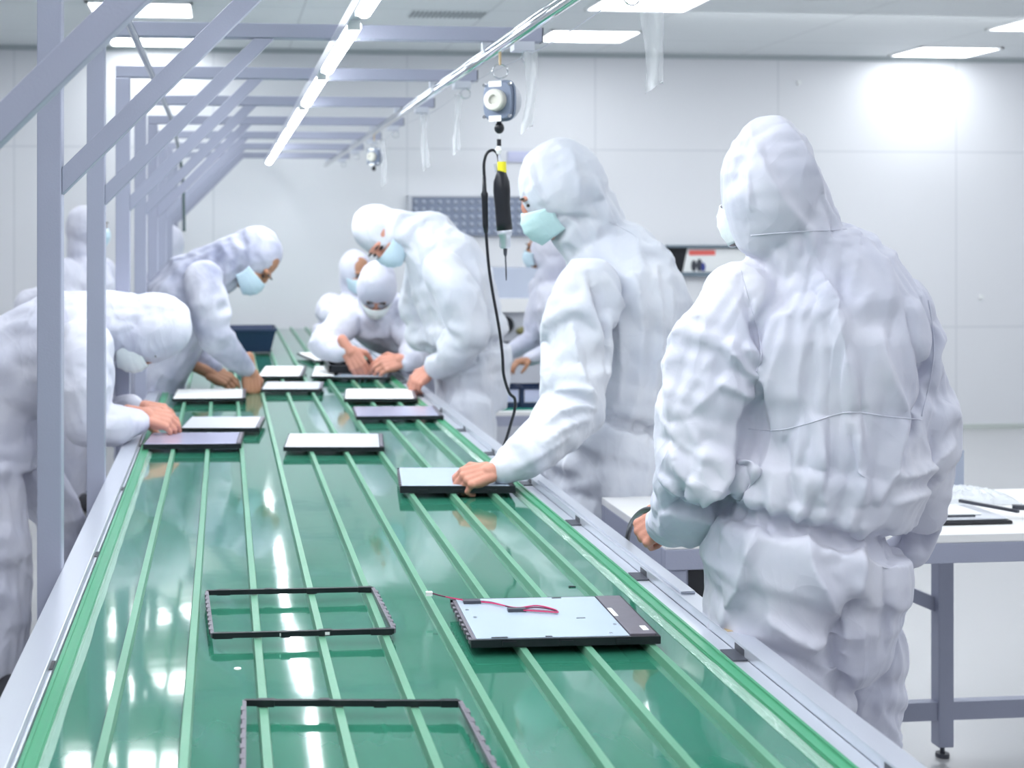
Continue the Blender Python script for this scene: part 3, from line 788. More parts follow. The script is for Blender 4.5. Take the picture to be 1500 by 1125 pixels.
b = MB(); b.box(x0 + .1, y - .01, z_(505), x1, y + .5, z_(500)); b.build('ledge', M['darkgrey'], t)
b = MB(); b.box(x0 + .12, y + .05, .0, x1, y + .5, z_(505)); b.build('cabinet', M['machine_light'], t)
localise(t)

# ================================================================ PEOPLE
def remesh(me, vox, smooth_it=2):
    o = bpy.data.objects.new('tmp', me); COL.objects.link(o)
    md = o.modifiers.new('r', 'REMESH'); md.mode = 'VOXEL'; md.voxel_size = vox; md.use_smooth_shade = True
    if smooth_it:
        sm = o.modifiers.new('s', 'SMOOTH'); sm.factor = .5; sm.iterations = smooth_it
    dg = bpy.context.evaluated_depsgraph_get()
    ev = o.evaluated_get(dg)
    out = bpy.data.meshes.new_from_object(ev)
    bpy.data.objects.remove(o); bpy.data.meshes.remove(me)
    return out

def frame_from(crown, face):
    c = V(crown).normalized(); f = V(face); f = (f - c * f.dot(c)).normalized(); r = f.cross(c).normalized()
    return r, f, c      # right, face, crown

def head_mesh(c, fr, s, vox=.005, ears=False):
    b = MB()
    def L(x, y, z): return c + (fr[0] * x + fr[1] * y + fr[2] * z) * s
    def E(x, y, z, rx, ry, rz): b.ell(L(x, y, z), rx * s, ry * s, rz * s, fr)
    E(0, -.012, .022, .076, .095, .100)
    E(0, .022, -.035, .062, .074, .075)
    E(0, .050, -.085, .032, .034, .028)
    E(0, .078, .022, .050, .018, .014)
    E(.036, .062, -.030, .024, .024, .022); E(-.036, .062, -.030, .024, .024, .022)
    E(0, .092, -.008, .010, .016, .026); E(0, .104, -.030, .015, .017, .014)
    E(0, .086, -.060, .022, .014, .010); E(0, .084, -.070, .020, .013, .008)
    if ears:
        E(.076, -.005, -.01, .010, .020, .030); E(-.076, -.005, -.01, .010, .020, .030)
    return remesh(b.mesh(), vox * s, 2)

def hand_mesh(w, fdir, back, side, curl, thumb=.5, s=1.0, vox=.0030, spread=.06):
    """w wrist; fdir finger direction; back = back-of-hand normal; side=+1: thumb on the (back x fdir) side"""
    f = V(fdir).normalized(); n = V(back); n = (n - f * n.dot(f)).normalized(); t = n.cross(f).normalized() * side
    b = MB()
    def L(a, q, z): return w + (f * a + t * q + n * z) * s
    b.capsule(L(-.045, 0, 0), L(.012, 0, 0), .021 * s, .024 * s)
    for q, r in ((.026, .015), (.009, .0155), (-.009, .015), (-.026, .0135)):
        b.capsule(L(.012, q * .7, 0), L(.082 - abs(q - .009) * .25, q, .002), .016 * s, r * .85 * s)
    b.ell(L(.045, .022, -.008), .03 * s, .018 * s, .014 * s, (f, t, n))
    b.ell(L(.045, -.022, -.006), .03 * s, .014 * s, .013 * s, (f, t, n))
    lens = (.072, .080, .074, .058); qs = (.028, .009, -.010, -.028); rad = (.0092, .0095, .009, .008)
    for i in range(4):
        p = L(.083 - abs(qs[i] - .009) * .3, qs[i], .002); ang = 0
        d0 = (f + t * (qs[i] * spread / .03)).normalized(); cu = curl[i] if isinstance(curl, (list, tuple)) else curl
        cs_ = (cu, cu * 1.15, cu * .7); sg = (.45, .30, .25)
        b.ell(p + n * .002 * s, .0115 * s, .0105 * s, .0105 * s, (f, t, n))
        for k in range(3):
            ang += cs_[k]
            d = d0 * math.cos(ang) - n * math.sin(ang)
            q = p + d * lens[i] * sg[k] * s
            b.capsule(p, q, rad[i] * (1 - .08 * k) * s, rad[i] * (1 - .08 * (k + 1)) * s, 12)
            p = q
    # thumb leaves the side of the palm near its base
    p = L(.018, .022, -.006); d = (f * .62 + t * .72 - n * .25).normalized(); q = p + d * .042 * s
    b.capsule(p, q, .0145 * s, .0115 * s, 12)
    d2 = (f * (.9 - thumb * .3) + t * (.35 - thumb * .5) - n * (.25 + thumb * .6)).normalized(); r_ = q + d2 * .032 * s
    b.capsule(q, r_, .0112 * s, .0098 * s, 12)
    d3 = (d2 * .9 - t * .3 * thumb + f * .15).normalized(); b.capsule(r_, r_ + d3 * .024 * s, .0100 * s, .0078 * s, 12)
    return remesh(b.mesh(), vox, 2)

def join_meshes(meshes, name):
    bm = bmesh.new()
    for me in meshes: bm.from_mesh(me)
    out = bpy.data.meshes.new(name); bm.to_mesh(out); bm.free()
    for me in meshes: bpy.data.meshes.remove(me)
    out.polygons.foreach_set('use_smooth', [True] * len(out.polygons))
    return out

def drape(me, bones, waist, seed, amp, iters=140):
    """give the suit spare cloth and let it buckle: edges get longer rest lengths along / around each limb,
    the fabric is relaxed inside a thin band about the body shape"""
    n = len(me.vertices)
    co = np.empty(n * 3); me.vertices.foreach_get('co', co); co = co.reshape(-1, 3)
    no = np.empty(n * 3); me.vertices.foreach_get('normal', no); no = no.reshape(-1, 3)
    ne = len(me.edges); ed = np.empty(ne * 2, dtype=np.int64); me.edges.foreach_get('vertices', ed); ed = ed.reshape(-1, 2)
    dg = [(p.vertices[0], p.vertices[2]) for p in me.polygons if len(p.vertices) == 4] + [(p.vertices[1], p.vertices[3]) for p in me.polygons if len(p.vertices) == 4]
    E = np.vstack([ed, np.array(dg, dtype=np.int64)])
    # per-vertex limb style
    W = np.zeros((len(bones), n)); AX = np.zeros((len(bones), 3)); ST = np.zeros((len(bones), 3))
    for bi, (a, bb, ra, rb, ea, ec, bd) in enumerate(bones):
        a = np.array(a); d = np.array(bb) - a; L = np.linalg.norm(d) + 1e-9; AX[bi] = d / L; ST[bi] = (ea, ec, bd)
        t = np.clip(((co - a) @ AX[bi]) / L, 0, 1)
        dist = np.linalg.norm(co - (a + np.outer(t, d)), axis=1) / (ra + (rb - ra) * t)
        W[bi] = np.exp(-dist * 6)
    W /= W.sum(0) + 1e-12
    dom = W.argmax(0); axv = AX[dom]; st = W.T @ ST
    lf = np.array([noise.noise(V(c) * 4.5 + V((seed, 1, 2))) for c in co]); lf2 = np.array([noise.noise(V(c) * 11 + V((seed, 5, 2))) for c in co])
    exa = st[:, 0] * (1 + 1.3 * lf); exc = st[:, 1] * (1 - 1.1 * lf); band = st[:, 2] * amp
    cinch = np.zeros(n)
    if waist:
        wc, wa, wu, wvv, gl = waist; wc = np.array(wc); wa = np.array(wa); r = co - wc; h = r @ wa
        rad = np.linalg.norm(r - np.outer(h, wa), axis=1); k = np.exp(-np.abs(h) / gl) * (rad < .24)
        exc = exc + .38 * k; exa = exa * (1 - k)
        cinch = np.exp(-(h / .011) ** 2) * (rad < .24)
    dv = co[E[:, 1]] - co[E[:, 0]]; L0 = np.linalg.norm(dv, axis=1) + 1e-9; dv /= L0[:, None]
    am = axv[E[:, 0]]; c2 = (dv * am).sum(1) ** 2
    ex = np.maximum(0, .5 * (exa[E[:, 0]] + exa[E[:, 1]]) * c2 + .5 * (exc[E[:, 0]] + exc[E[:, 1]]) * (1 - c2))
    rest = L0 * (1 + ex)
    deg = np.bincount(E.ravel(), minlength=n).astype(float)
    degE = np.bincount(ed.ravel(), minlength=n).astype(float)
    rs = np.random.RandomState(seed)
    # start from long folds that follow each limb
    init = np.zeros(n)
    for i in range(n):
        bi = dom[i]; ax_ = AX[bi]; al = co[i] @ ax_; ea0, ec0 = ST[bi][0], ST[bi][1]
        along = ea0 / (ea0 + ec0); ka = 2.2 + 6 * along; kc = 2.2 + 7.5 * (1 - along)
        wv = noise.noise_vector(V(co[i]) * 4.0 + V((seed, 0, 0))) * (.10 if ec0 > ea0 * 1.3 else .24)
        p = V(co[i]) + wv; al = p.dot(V(ax_)); pc = (p - V(ax_) * al) * kc + V(ax_) * (al * ka)
        q = noise.noise(pc + V((seed * 3.1, 0, 0))); init[i] = max(-.35, 1 - abs(q) * 4.2) * .75 + q * .8 + lf2[i] * .18
    if waist:
        th = np.arctan2(r @ np.array(wvv), r @ np.array(wu))
        pk = np.array([noise.noise(V((t_ * 2.5, h_ * 6, seed))) for t_, h_ in zip(th, h)])
        pl = 1 - np.abs(np.sin((th * 15 + pk * 3.5) * .5)) * 2.2
        init = init * (1 - k)
    init = init * band * .8 * np.clip(.65 + 1.1 * lf, .2, 1.3)
    x = co + no * init[:, None] + rs.normal(0, .0004, (n, 3))
    def scat(idx, val, m): return np.stack([np.bincount(idx, weights=val[:, q], minlength=m) for q in range(3)], 1)
    a, b = E[:, 0], E[:, 1]; ea_, eb_ = ed[:, 0], ed[:, 1]
    target_c = -.019 * cinch
    bulge = .005 * np.exp(-((np.abs(h) - .055) / .028) ** 2) * (rad < .24) if waist else 0
    for it in range(iters):
        d = x[b] - x[a]; L = np.linalg.norm(d, axis=1) + 1e-9
        g = d * ((L - rest) / L * .5)[:, None]
        x = x + (scat(a, g, n) - scat(b, g, n)) / deg[:, None] * 1.7
        # bending: damp only the short waves of the displacement
        kb = .55 if it < iters * .5 else .30
        u = x - co
        def lap(q): return (scat(ea_, q[eb_], n) + scat(eb_, q[ea_], n)) / np.maximum(degE, 1)[:, None] - q
        if it % 2 == 0: u = u - kb * lap(lap(u))
        u[:, 2] -= .00012
        dn = (u * no).sum(1)
        lim = np.clip(dn, -band * 1.0, band * 1.25)
        lim = lim * (1 - cinch) + target_c
        if it > iters // 2: lim = lim + bulge * .5 * (lim < band)
        u = u + no * (lim - dn)[:, None]
        tl = u - no * (u * no).sum(1)[:, None]; tn = np.linalg.norm(tl, axis=1); mx = band * .9 + .002
        u = u - tl * (1 - np.minimum(1, mx / (tn + 1e-9)))[:, None]
        x = co + u
    me.vertices.foreach_set('co', x.reshape(-1)); me.update()

def crease(me, bones, waist, seed, nauto, scale, manual=()):
    """sharp fold lines pressed into the fabric: tent-shaped ridges and valleys along lines that run over the surface"""
    bm = bmesh.new(); bm.from_mesh(me); bv = BVHTree.FromBMesh(bm); bm.free()
    n = len(me.vertices)
    co = np.empty(n * 3); me.vertices.foreach_get('co', co); co = co.reshape(-1, 3)
    no = np.empty(n * 3); me.vertices.foreach_get('normal', no); no = no.reshape(-1, 3)
    rr = random.Random(seed * 77 + 5)
    lines = []
    def axis_at(p):
        best = None
        for (a, bb, ra, rb, ea, ec, bd) in bones:
            a = V(a); d = V(bb) - a; L = d.length + 1e-9
            t = max(0, min(1, (p - a).dot(d) / (L * L))); q = (p - a - d * t).length / (ra + (rb - ra) * t)
            if best is None or q < best[0]: best = (q, d / L, ea, ec, bd)
        return best
    for k in range(nauto):
        vi = rr.randrange(n); p = V(co[vi]); _, ax, ea, ec, bd = axis_at(p)
        nn = V(no[vi]); ax = (ax - nn * ax.dot(nn))
        if ax.length < .2: continue
        ax.normalize(); ang = rr.gauss(0, .28) if ec > ea * 1.3 else rr.choice((-1, 1)) * rr.uniform(.5, 1.25)
        ax = Quaternion(nn, ang) @ ax
        L = rr.uniform(.07, .24) * (1 if bd > .8 else .7); st = .006; pts = [p]; turn = rr.gauss(0, .9)
        for _ in range(int(L / st)):
            q, nq, _, _ = bv.find_nearest(pts[-1] + ax * st)
            ax = Quaternion(nq, turn * st + rr.gauss(0, .03)) @ ax; ax = (ax - nq * ax.dot(nq)).normalized()
            pts.append(q)
        h = rr.uniform(.003, .0075) * (1 if rr.random() < .7 else -.8) * min(1, bd * bd * 1.6)
        lines.append((pts, rr.uniform(.008, .018), h))
    if waist:
        wc, wa, wu, wv_, gl = waist; wc = V(wc); wa = V(wa); wu = V(wu); wv_ = V(wv_)
        for k in range(88):
            th = 2 * math.pi * ((k // 2) + rr.uniform(-.2, .2)) / 44; sg = 1 if k % 2 else -1
            dr = wu * math.cos(th) + wv_ * math.sin(th)
            p0 = wc + dr * .14 + wa * sg * .008; q, nq, _, _ = bv.find_nearest(p0)
            pts = [q]; L = rr.uniform(.03, .13); ax = (wa * sg + dr.cross(wa) * rr.gauss(0, .18)).normalized()
            for _ in range(int(L / .006)):
                q, nq, _, _ = bv.find_nearest(pts[-1] + ax * .006); ax = (ax - nq * ax.dot(nq)).normalized(); pts.append(q)
            lines.append((pts, rr.uniform(.0075, .0095), (.010 if (k // 2) % 2 else -.007) * rr.uniform(.6, 1.3), 1))
    org = V((0, 0, CAMH))
    for pl, w, h in manual:
        pts = []
        for q in smooth_path([V((x, y, 0)) for x, y in pl], 12):
            hit, nn, _, _ = bv.ray_cast(org, (P(q.x, q.y, 1.0) - org).normalized())
            if hit and (not pts or (hit - pts[-1]).length < .08): pts.append(hit)
        if len(pts) > 3: lines.append((pts, w, h * 1.5))
    dsp = np.zeros(n)
    for ln in lines:
        pts, w, h = ln[0], ln[1] * (scale ** .3), ln[2] * scale
        A = np.array([tuple(p) for p in pts]); m = len(A); cen = A.mean(0); R_ = np.linalg.norm(A - cen, axis=1).max() + w * 5
        idx = np.nonzero(np.linalg.norm(co - cen, axis=1) < R_)[0]
        if not len(idx): continue
        c = co[idx]; best = np.full(len(idx), 9.0); tb = np.zeros(len(idx)); sd = np.zeros(len(idx))
        for k in range(m - 1):
            a = A[k]; d = A[k + 1] - a; L2 = d @ d + 1e-12
            t = np.clip(((c - a) @ d) / L2, 0, 1); v = c - (a + np.outer(t, d)); q = np.linalg.norm(v, axis=1)
            up = q < best; best[up] = q[up]; tb[up] = (k + t[up]) / (m - 1)
            side = (np.cross(np.broadcast_to(d, v.shape), v) * no[idx]).sum(1); sd[up] = np.sign(side[up])
        if len(ln) > 3: env = np.minimum(1, tb * 12 + .3) * (1 - tb) ** .8
        else: env = np.sin(np.pi * np.clip(tb, 0, 1)) ** .6
        ww = np.where(sd > 0, w * .6, w * 1.5)
        dsp[idx] += h * env * (np.exp(-best / ww) * 1.25 - .25 * np.exp(-(best / (ww * 2.2)) ** 2))
    dsp = np.clip(dsp, -.024 * scale, .024 * scale)
    co2 = co + no * dsp[:, None]
    me.vertices.foreach_set('co', co2.reshape(-1)); me.update()

ONLY = None      # (a set of seeds here builds only those workers)
def person(label, torso, uvec, arms, legs, head, suit='suit', skin='skin', vox=.010, amp=.012, seed=1, waist_i=None,
           hands=(), mask='mask', hood=None, hoodneck=None, hs=1.0, rs=1.0, group=None, eyes=True, showhead=True, seams=(), gl=.07, faceoff=.0, hoodback=.022, hoodup=.012, ncrease=90, cscale=1.3, creases=()):
    """torso: rings (point, rx, ry) from crotch to neck; uvec: torso right vector"""
    if ONLY is not None and seed not in ONLY: return None
    if rs != 1.0:
        torso = [(a, b * rs, c * rs) for a, b, c in torso]; arms = [[(a, r * rs) for a, r in ch] for ch in arms]; legs = [[(a, r * rs) for a, r in ch] for ch in legs]
        if hoodneck: hoodneck = [(a, r * rs) for a, r in hoodneck]
        hs *= rs
    base = V((torso[0][0].x, torso[0][0].y, 0))
    t = thing('person', label, 'person', base)
    b = MB(); rings = []; u0 = V(uvec).normalized()
    pts = [q[0] for q in torso]
    for i, q in enumerate(torso):
        ax = (pts[min(i + 1, len(pts) - 1)] - pts[max(i - 1, 0)]).normalized()
        u = (u0 - ax * u0.dot(ax)).normalized(); v = ax.cross(u)
        rings.append([q[0] + u * math.copysign(abs(math.cos(a)) ** .85, math.cos(a)) * q[1] + v * math.copysign(abs(math.sin(a)) ** .85, math.sin(a)) * q[2] for a in [2 * math.pi * k / 32 for k in range(32)]])
    b.ring_loft(rings)
    bones = []
    for i in range(len(torso) - 1):
        bones.append((pts[i], pts[i + 1], (torso[i][1] + torso[i][2]) / 2, (torso[i + 1][1] + torso[i + 1][2]) / 2, .02, .15, 1.0))
    for ch in arms:
        b.chain([c[0] for c in ch], [c[1] for c in ch])
        for i in range(len(ch) - 1): bones.append((ch[i][0], ch[i + 1][0], ch[i][1], ch[i + 1][1], .09, .10, 1.0 if i < len(ch) - 3 else (.65 if i == len(ch) - 3 else .3)))
    for ch in legs:
        b.chain([c[0] for c in ch], [c[1] for c in ch])
        for i in range(len(ch) - 1): bones.append((ch[i][0], ch[i + 1][0], ch[i][1], ch[i + 1][1], .07, .11, 1.0))
    hc, crown, face = head
    fr = frame_from(crown, face)
    hd = hood or (.094, .108, .128)
    hcen = hc - fr[1] * hoodback * hs + fr[2] * hoodup * hs
    b.ell(hcen, hd[0] * hs, hd[1] * hs, hd[2] * hs, fr)
    b.ell(hcen - fr[1] * .02 * hs + fr[2] * .004, hd[0] * hs * .96, hd[1] * hs * .9, hd[2] * hs * .97, fr)
    bones.append((hcen - fr[2] * .03, hcen + fr[2] * .03, .1, .1, .08, .08, .5))
    nk = hoodneck or [(hc - fr[1] * .045 * hs - fr[2] * .05 * hs, .082), (torso[-1][0], .085)]
    b.chain([p for p, r in nk], [r for p, r in nk])
    bones.append((nk[0][0], nk[-1][0], nk[0][1], nk[-1][1], .18, .14, .75))
    me = remesh(b.mesh(), vox, 3)
    wst = None
    if waist_i is not None:
        ax = (pts[waist_i + 1] - pts[waist_i - 1]).normalized(); u = (u0 - ax * u0.dot(ax)).normalized()
        wst = (pts[waist_i], ax, u, ax.cross(u), gl)
    drape(me, bones, wst, seed, amp)
    crease(me, bones, wst, seed, ncrease, cscale, creases)
    me.materials.append(M[suit])
    me.polygons.foreach_set('use_smooth', [True] * len(me.polygons))
    cov = bpy.data.objects.new('coverall', me); COL.objects.link(cov); cov.parent = t
    sb = cov.modifiers.new('sub', 'SUBSURF'); sb.levels = 1; sb.render_levels = 1
    # body: head, hands and the limbs inside the suit, one mesh
    ms = []
    if showhead: ms.append(head_mesh(hc + fr[1] * faceoff, fr, hs))
    k = MB()
    k.chain([pts[len(pts) // 3], pts[len(pts) // 2], pts[-1]], [.08, .08, .045])
    if showhead: k.capsule(pts[-1], hc - fr[1] * .01 - fr[2] * .03, .035, .035)
    for ch in arms: k.chain([c[0] for c in ch], [min(.03, c[1] * .45) for c in ch])
    for ch in legs: k.chain([c[0] for c in ch], [min(.035, c[1] * .5) for c in ch])
    ms.append(remesh(k.mesh(), .016, 1))
    for h in hands: ms.append(hand_mesh(**h))
    bme = join_meshes(ms, 'body'); bme.materials.append(M[skin])
    bo = bpy.data.objects.new('body', bme); COL.objects.link(bo); bo.parent = t
    if showhead:
        if eyes:
            for sx in (-1, 1):
                e = MB(); e.ell(hc + fr[1] * (.083 + faceoff) * hs + fr[0] * .030 * sx * hs + fr[2] * .004 * hs, .016 * hs, .008 * hs, .006 * hs, fr, 10, 8)
                e.ell(hc + fr[1] * (.092 + faceoff) * hs + fr[0] * .030 * sx * hs + fr[2] * .026 * hs, .018 * hs, .006 * hs, .004 * hs, fr, 10, 8)
                e.build('eye_and_brow', M['eye'], t, smooth=True)
        # mask
        mb = MB(); vs = []; nu, nv = 24, 12
        for j in range(nv + 1):
            v = j / nv; z = -.108 + v * .100
            ry = .070 + .052 * math.sin(math.pi * (.15 + .62 * v)) + .0025 * (1 if (j % 3 == 0) else 0)
            rx = .060 + .022 * v
            for i in range(nu + 1):
                a = (i / nu - .5) * math.radians(150)
                zz = z - .022 * abs(a) ** 1.5 * (v - .45)
                vs.append(hc + fr[1] * faceoff + (fr[0] * rx * 1.03 * math.sin(a) + fr[1] * (math.cos(a) * ry + .004) + fr[2] * zz) * hs)
        fs = [(j * (nu + 1) + i, j * (nu + 1) + i + 1, (j + 1) * (nu + 1) + i + 1, (j + 1) * (nu + 1) + i) for j in range(nv) for i in range(nu)]
        mb._add(vs, fs); mo = mb.build('face_mask', M[mask], t, smooth=True)
        sd_ = mo.modifiers.new('solid', 'SOLIDIFY'); sd_.thickness = .002; sd_.offset = 1
    # shoes
    for ch in legs:
        e = MB(); a = ch[-1][0]; d = V(face); d.z = 0
        d = d.normalized() if d.length > .1 else V((0, 1, 0))
        s_ = d.cross(ZUP)
        e.ell(V((a.x, a.y, .05)) + d * .06, .05, .135, .05, (s_, d, ZUP)); o = e.build('shoe', M['sole'], t, smooth=True)
    # seams laid on the fabric
    if seams:
        bm = bmesh.new(); bm.from_mesh(me); bv = BVHTree.FromBMesh(bm); bm.free()
        org = V((0, 0, CAMH))
        for line in seams:
            run = []
            pl = smooth_path([V((x, y, 0)) for x, y in line], 10)
            for q in pl:
                d = (P(q.x, q.y, 1.0) - org).normalized()
                hit, nn, _, _ = bv.ray_cast(org, d)
                if hit: run.append(hit + nn * .0004)
            if len(run) > 3:
                e = MB(); e.tube(run, .0011, 6); e.build('seam', M[suit], cov, smooth=True)
    localise(t)
    return t

# --- nearest worker, back to the camera
dp = 2.457
def A(px, py, dd=0): return P(px, py, dp + dd)
person('worker in white hooded coverall standing with back to the camera, nearest on the right',
    [(A(1185, 1000), .06, .06), (A(1182, 950), .135, .11), (A(1179, 890), .164, .14), (A(1177, 830), .168, .142), (A(1176, 785), .160, .135), (A(1178, 752), .152, .122), (A(1190, 715), .156, .127), (A(1208, 640), .164, .14), (A(1215, 560), .170, .145),
     (A(1218, 480), .172, .142), (A(1214, 430), .160, .130), (A(1206, 392), .130, .108), (A(1180, 352), .085, .085)],
    (CS, -SN - .12, 0),
    [[(A(1092, 430), .074), (A(1056, 490), .082), (A(1040, 590), .088), (A(1033, 665, -.01), .083), (A(1026, 706, .04), .078), (A(1005, 742, .10), .062), (A(982, 762, .15), .044)],
     [(A(1310, 445), .068), (A(1330, 500), .064), (A(1345, 585), .062), (A(1354, 645, .0), .058), (A(1346, 715, .04), .050), (A(1334, 778, .07), .040), (A(1331, 800, .08), .033)]],
    [[(A(1128, 880), .115), (A(1140, 960), .122), (A(1163, 1050), .108), (A(1172, 1250), .085), (A(1165, 1580), .075)],
     [(A(1240, 880, .05), .095), (A(1256, 960, .08), .082), (A(1270, 1035, .08), .064), (A(1268, 1080, .08), .050), (A(1272, 1250, .08), .07), (A(1262, 1560, .1), .065)]],
    (A(1120, 290), (-.06, 0, 1), (-.46, .86, -.22)), vox=.0064, amp=.0165, seed=3, waist_i=5, gl=.06, mask='maskw',
    hood=(.095, .106, .166), hoodup=.030, hoodneck=[(A(1134, 265, .0), .084), (A(1158, 320), .082), (A(1182, 372), .092)], hs=.80, faceoff=-.004, hoodback=.014, eyes=False,
    hands=[dict(w=A(981, 756, .17), fdir=(-.50, .35, -.45), back=(-.6, -.5, .45), side=-1, curl=(1.05, 1.1, 1.15, 1.2), s=.86),
           dict(w=A(1325, 811, .08), fdir=(-.12, .10, -1), back=(.9, -.2, 0), side=1, curl=(.7, .75, .8, .85), s=.82, thumb=.3)],
    ncrease=210, cscale=1.4, creases=[([(1085, 400), (1102, 470), (1114, 545)], .012, -.010), ([(1114, 548), (1098, 520), (1085, 505)], .010, .010), ([(1112, 570), (1080, 530), (1062, 500)], .012, .010),
        ([(1112, 592), (1078, 575), (1050, 560)], .010, .008), ([(1112, 560), (1110, 620), (1095, 690), (1060, 755)], .013, -.022),
        ([(1200, 400), (1226, 450), (1242, 520), (1256, 600)], .016, .012), ([(1290, 480), (1300, 540), (1335, 620)], .014, .010), ([(1330, 430), (1352, 520), (1372, 600)], .014, -.010),
        ([(1256, 608), (1262, 680), (1264, 742)], .012, .013), ([(1204, 610), (1205, 680), (1206, 742)], .010, .009), ([(1150, 640), (1158, 700), (1172, 745)], .010, -.008), ([(1330, 620), (1310, 690), (1285, 742)], .012, .010),
        ([(1098, 178), (1115, 230), (1150, 295), (1188, 340)], .016, .007), ([(1140, 170), (1178, 220), (1205, 290), (1228, 325)], .014, .007), ([(1102, 240), (1100, 310)], .010, .004),
        ([(985, 650), (1000, 690), (1030, 715)], .012, .010), ([(965, 690), (995, 715), (1045, 728)], .010, .009), ([(1085, 690), (1050, 720), (1005, 730)], .014, .012), ([(1000, 470), (985, 560), (990, 640)], .018, .008),
        ([(1310, 700), (1360, 680), (1398, 645)], .012, .011), ([(1305, 738), (1350, 720), (1382, 690)], .010, .009), ([(1372, 470), (1362, 560), (1320, 690)], .014, -.016),
        ([(1110, 775), (1090, 850), (1058, 920)], .018, .012), ([(1180, 770), (1192, 830), (1225, 890), (1245, 915)], .016, .013), ([(1252, 770), (1264, 830), (1256, 880)], .014, .012),
        ([(1272, 880), (1228, 930), (1245, 1040)], .016, -.020), ([(1060, 960), (1120, 1010), (1180, 1060)], .018, .010), ([(1296, 770), (1306, 860), (1300, 960)], .014, -.010), ([(1120, 900), (1180, 940), (1222, 942)], .014, .012)],
    seams=[[(1096, 628), (1140, 630), (1185, 620), (1225, 607), (1256, 604), (1300, 610), (1350, 615)],
           [(1085, 395), (1100, 450), (1115, 510), (1108, 545)],
           [(1100, 345), (1160, 340), (1240, 336)],
           [(1360, 440), (1368, 520), (1350, 610)]])
# cable in his hand
c = thing('black_cable', 'black cable held in the left hand of the nearest worker', 'cable', A(930, 770, .17))
b = MB(); b.tube(smooth_path([A(960, 746, .16), A(944, 748, .24), A(932, 757, .38), A(923, 772, .6), A(918, 795, .78), A(917, 820, .8), A(917, 900, .8), A(925, 960, .82)], 8), .0062, 10)
b.build('cable', M['black'], c, smooth=True); localise(c)

# --- worker at the screwdriver
dp2 = 4.25
def B(px, py, dd=0): return P(px, py, dp2 + dd)
person('worker in white coverall and pale mask reaching over the belt below the screwdriver',
    [(B(882, 720), .165, .13), (B(880, 670), .18, .145), (B(885, 630), .17, .14), (B(893, 600), .155, .128), (B(905, 560), .165, .138), (B(915, 500), .18, .15), (B(915, 440), .19, .155),
     (B(905, 395), .18, .135), (B(885, 362), .13, .10), (B(862, 335), .08, .08)],
    (-.25, 1, 0),
    [[(B(862, 415, -.20), .078), (B(848, 460, -.25), .084), (B(842, 540, -.30), .080), (B(838, 592, -.34), .074), (B(806, 628, -.42), .064), (B(768, 662, -.49), .054), (B(738, 684, -.52), .036)],
     [(B(905, 410, .2), .075), (B(890, 500, .24), .07), (B(885, 590, .24), .06), (B(850, 640, .2), .05), (B(825, 655, .15), .035)]],
    [[(B(878, 735, -.08), .10), (B(872, 830, -.06), .095), (B(872, 960, -.05), .08), (B(872, 1040, -.05), .072)],
     [(B(885, 735, .1), .10), (B(885, 830, .1), .095), (B(885, 960, .1), .08), (B(890, 1035, .1), .072)]],
    (B(820, 279, -.02), (-.45, .05, .88), (-.84, .16, -.52)), suit='suit2', rs=1.17, vox=.0100, amp=.018, seed=8, waist_i=3, gl=.06,
    hood=(.096, .108, .130), hoodback=.014, hoodneck=[(B(842, 292), .098), (B(872, 340), .095), (B(900, 378), .10)], mask='mask', skin='skin',
    hands=[dict(w=B(722, 690, -.535), fdir=(-.93, -.12, -.22), back=(-.25, -.62, .72), side=-1, curl=(.8, .85, .9, .95), thumb=.5, vox=.0028, spread=.0)],
    faceoff=.008,
    ncrease=150, cscale=1.5, creases=[([(862, 395), (880, 440), (893, 500), (888, 590)], .013, -.018), ([(885, 400), (908, 450), (912, 540), (905, 590)], .016, .013), ([(930, 400), (942, 480), (932, 592)], .014, .012),
        ([(960, 385), (968, 480), (955, 592)], .014, .012), ([(985, 420), (978, 500), (965, 585)], .012, .010), ([(838, 470), (850, 540), (872, 600)], .016, .012), ([(872, 585), (845, 572), (812, 575)], .012, .011),
        ([(874, 600), (835, 602), (800, 622)], .012, .012), ([(868, 612), (830, 628), (790, 655)], .012, .011), ([(835, 640), (790, 668), (752, 690)], .010, .008), ([(775, 235), (785, 270), (802, 300)], .014, .008),
        ([(798, 318), (840, 318), (884, 322)], .010, -.012), ([(868, 255), (885, 300), (905, 345)], .014, .010), ([(835, 215), (848, 260), (850, 300)], .014, .008), ([(810, 430), (800, 500), (803, 570)], .016, .010)],
    seams=[[(900, 485), (930, 492), (960, 478), (990, 462)], [(893, 325), (930, 345), (935, 358)]])

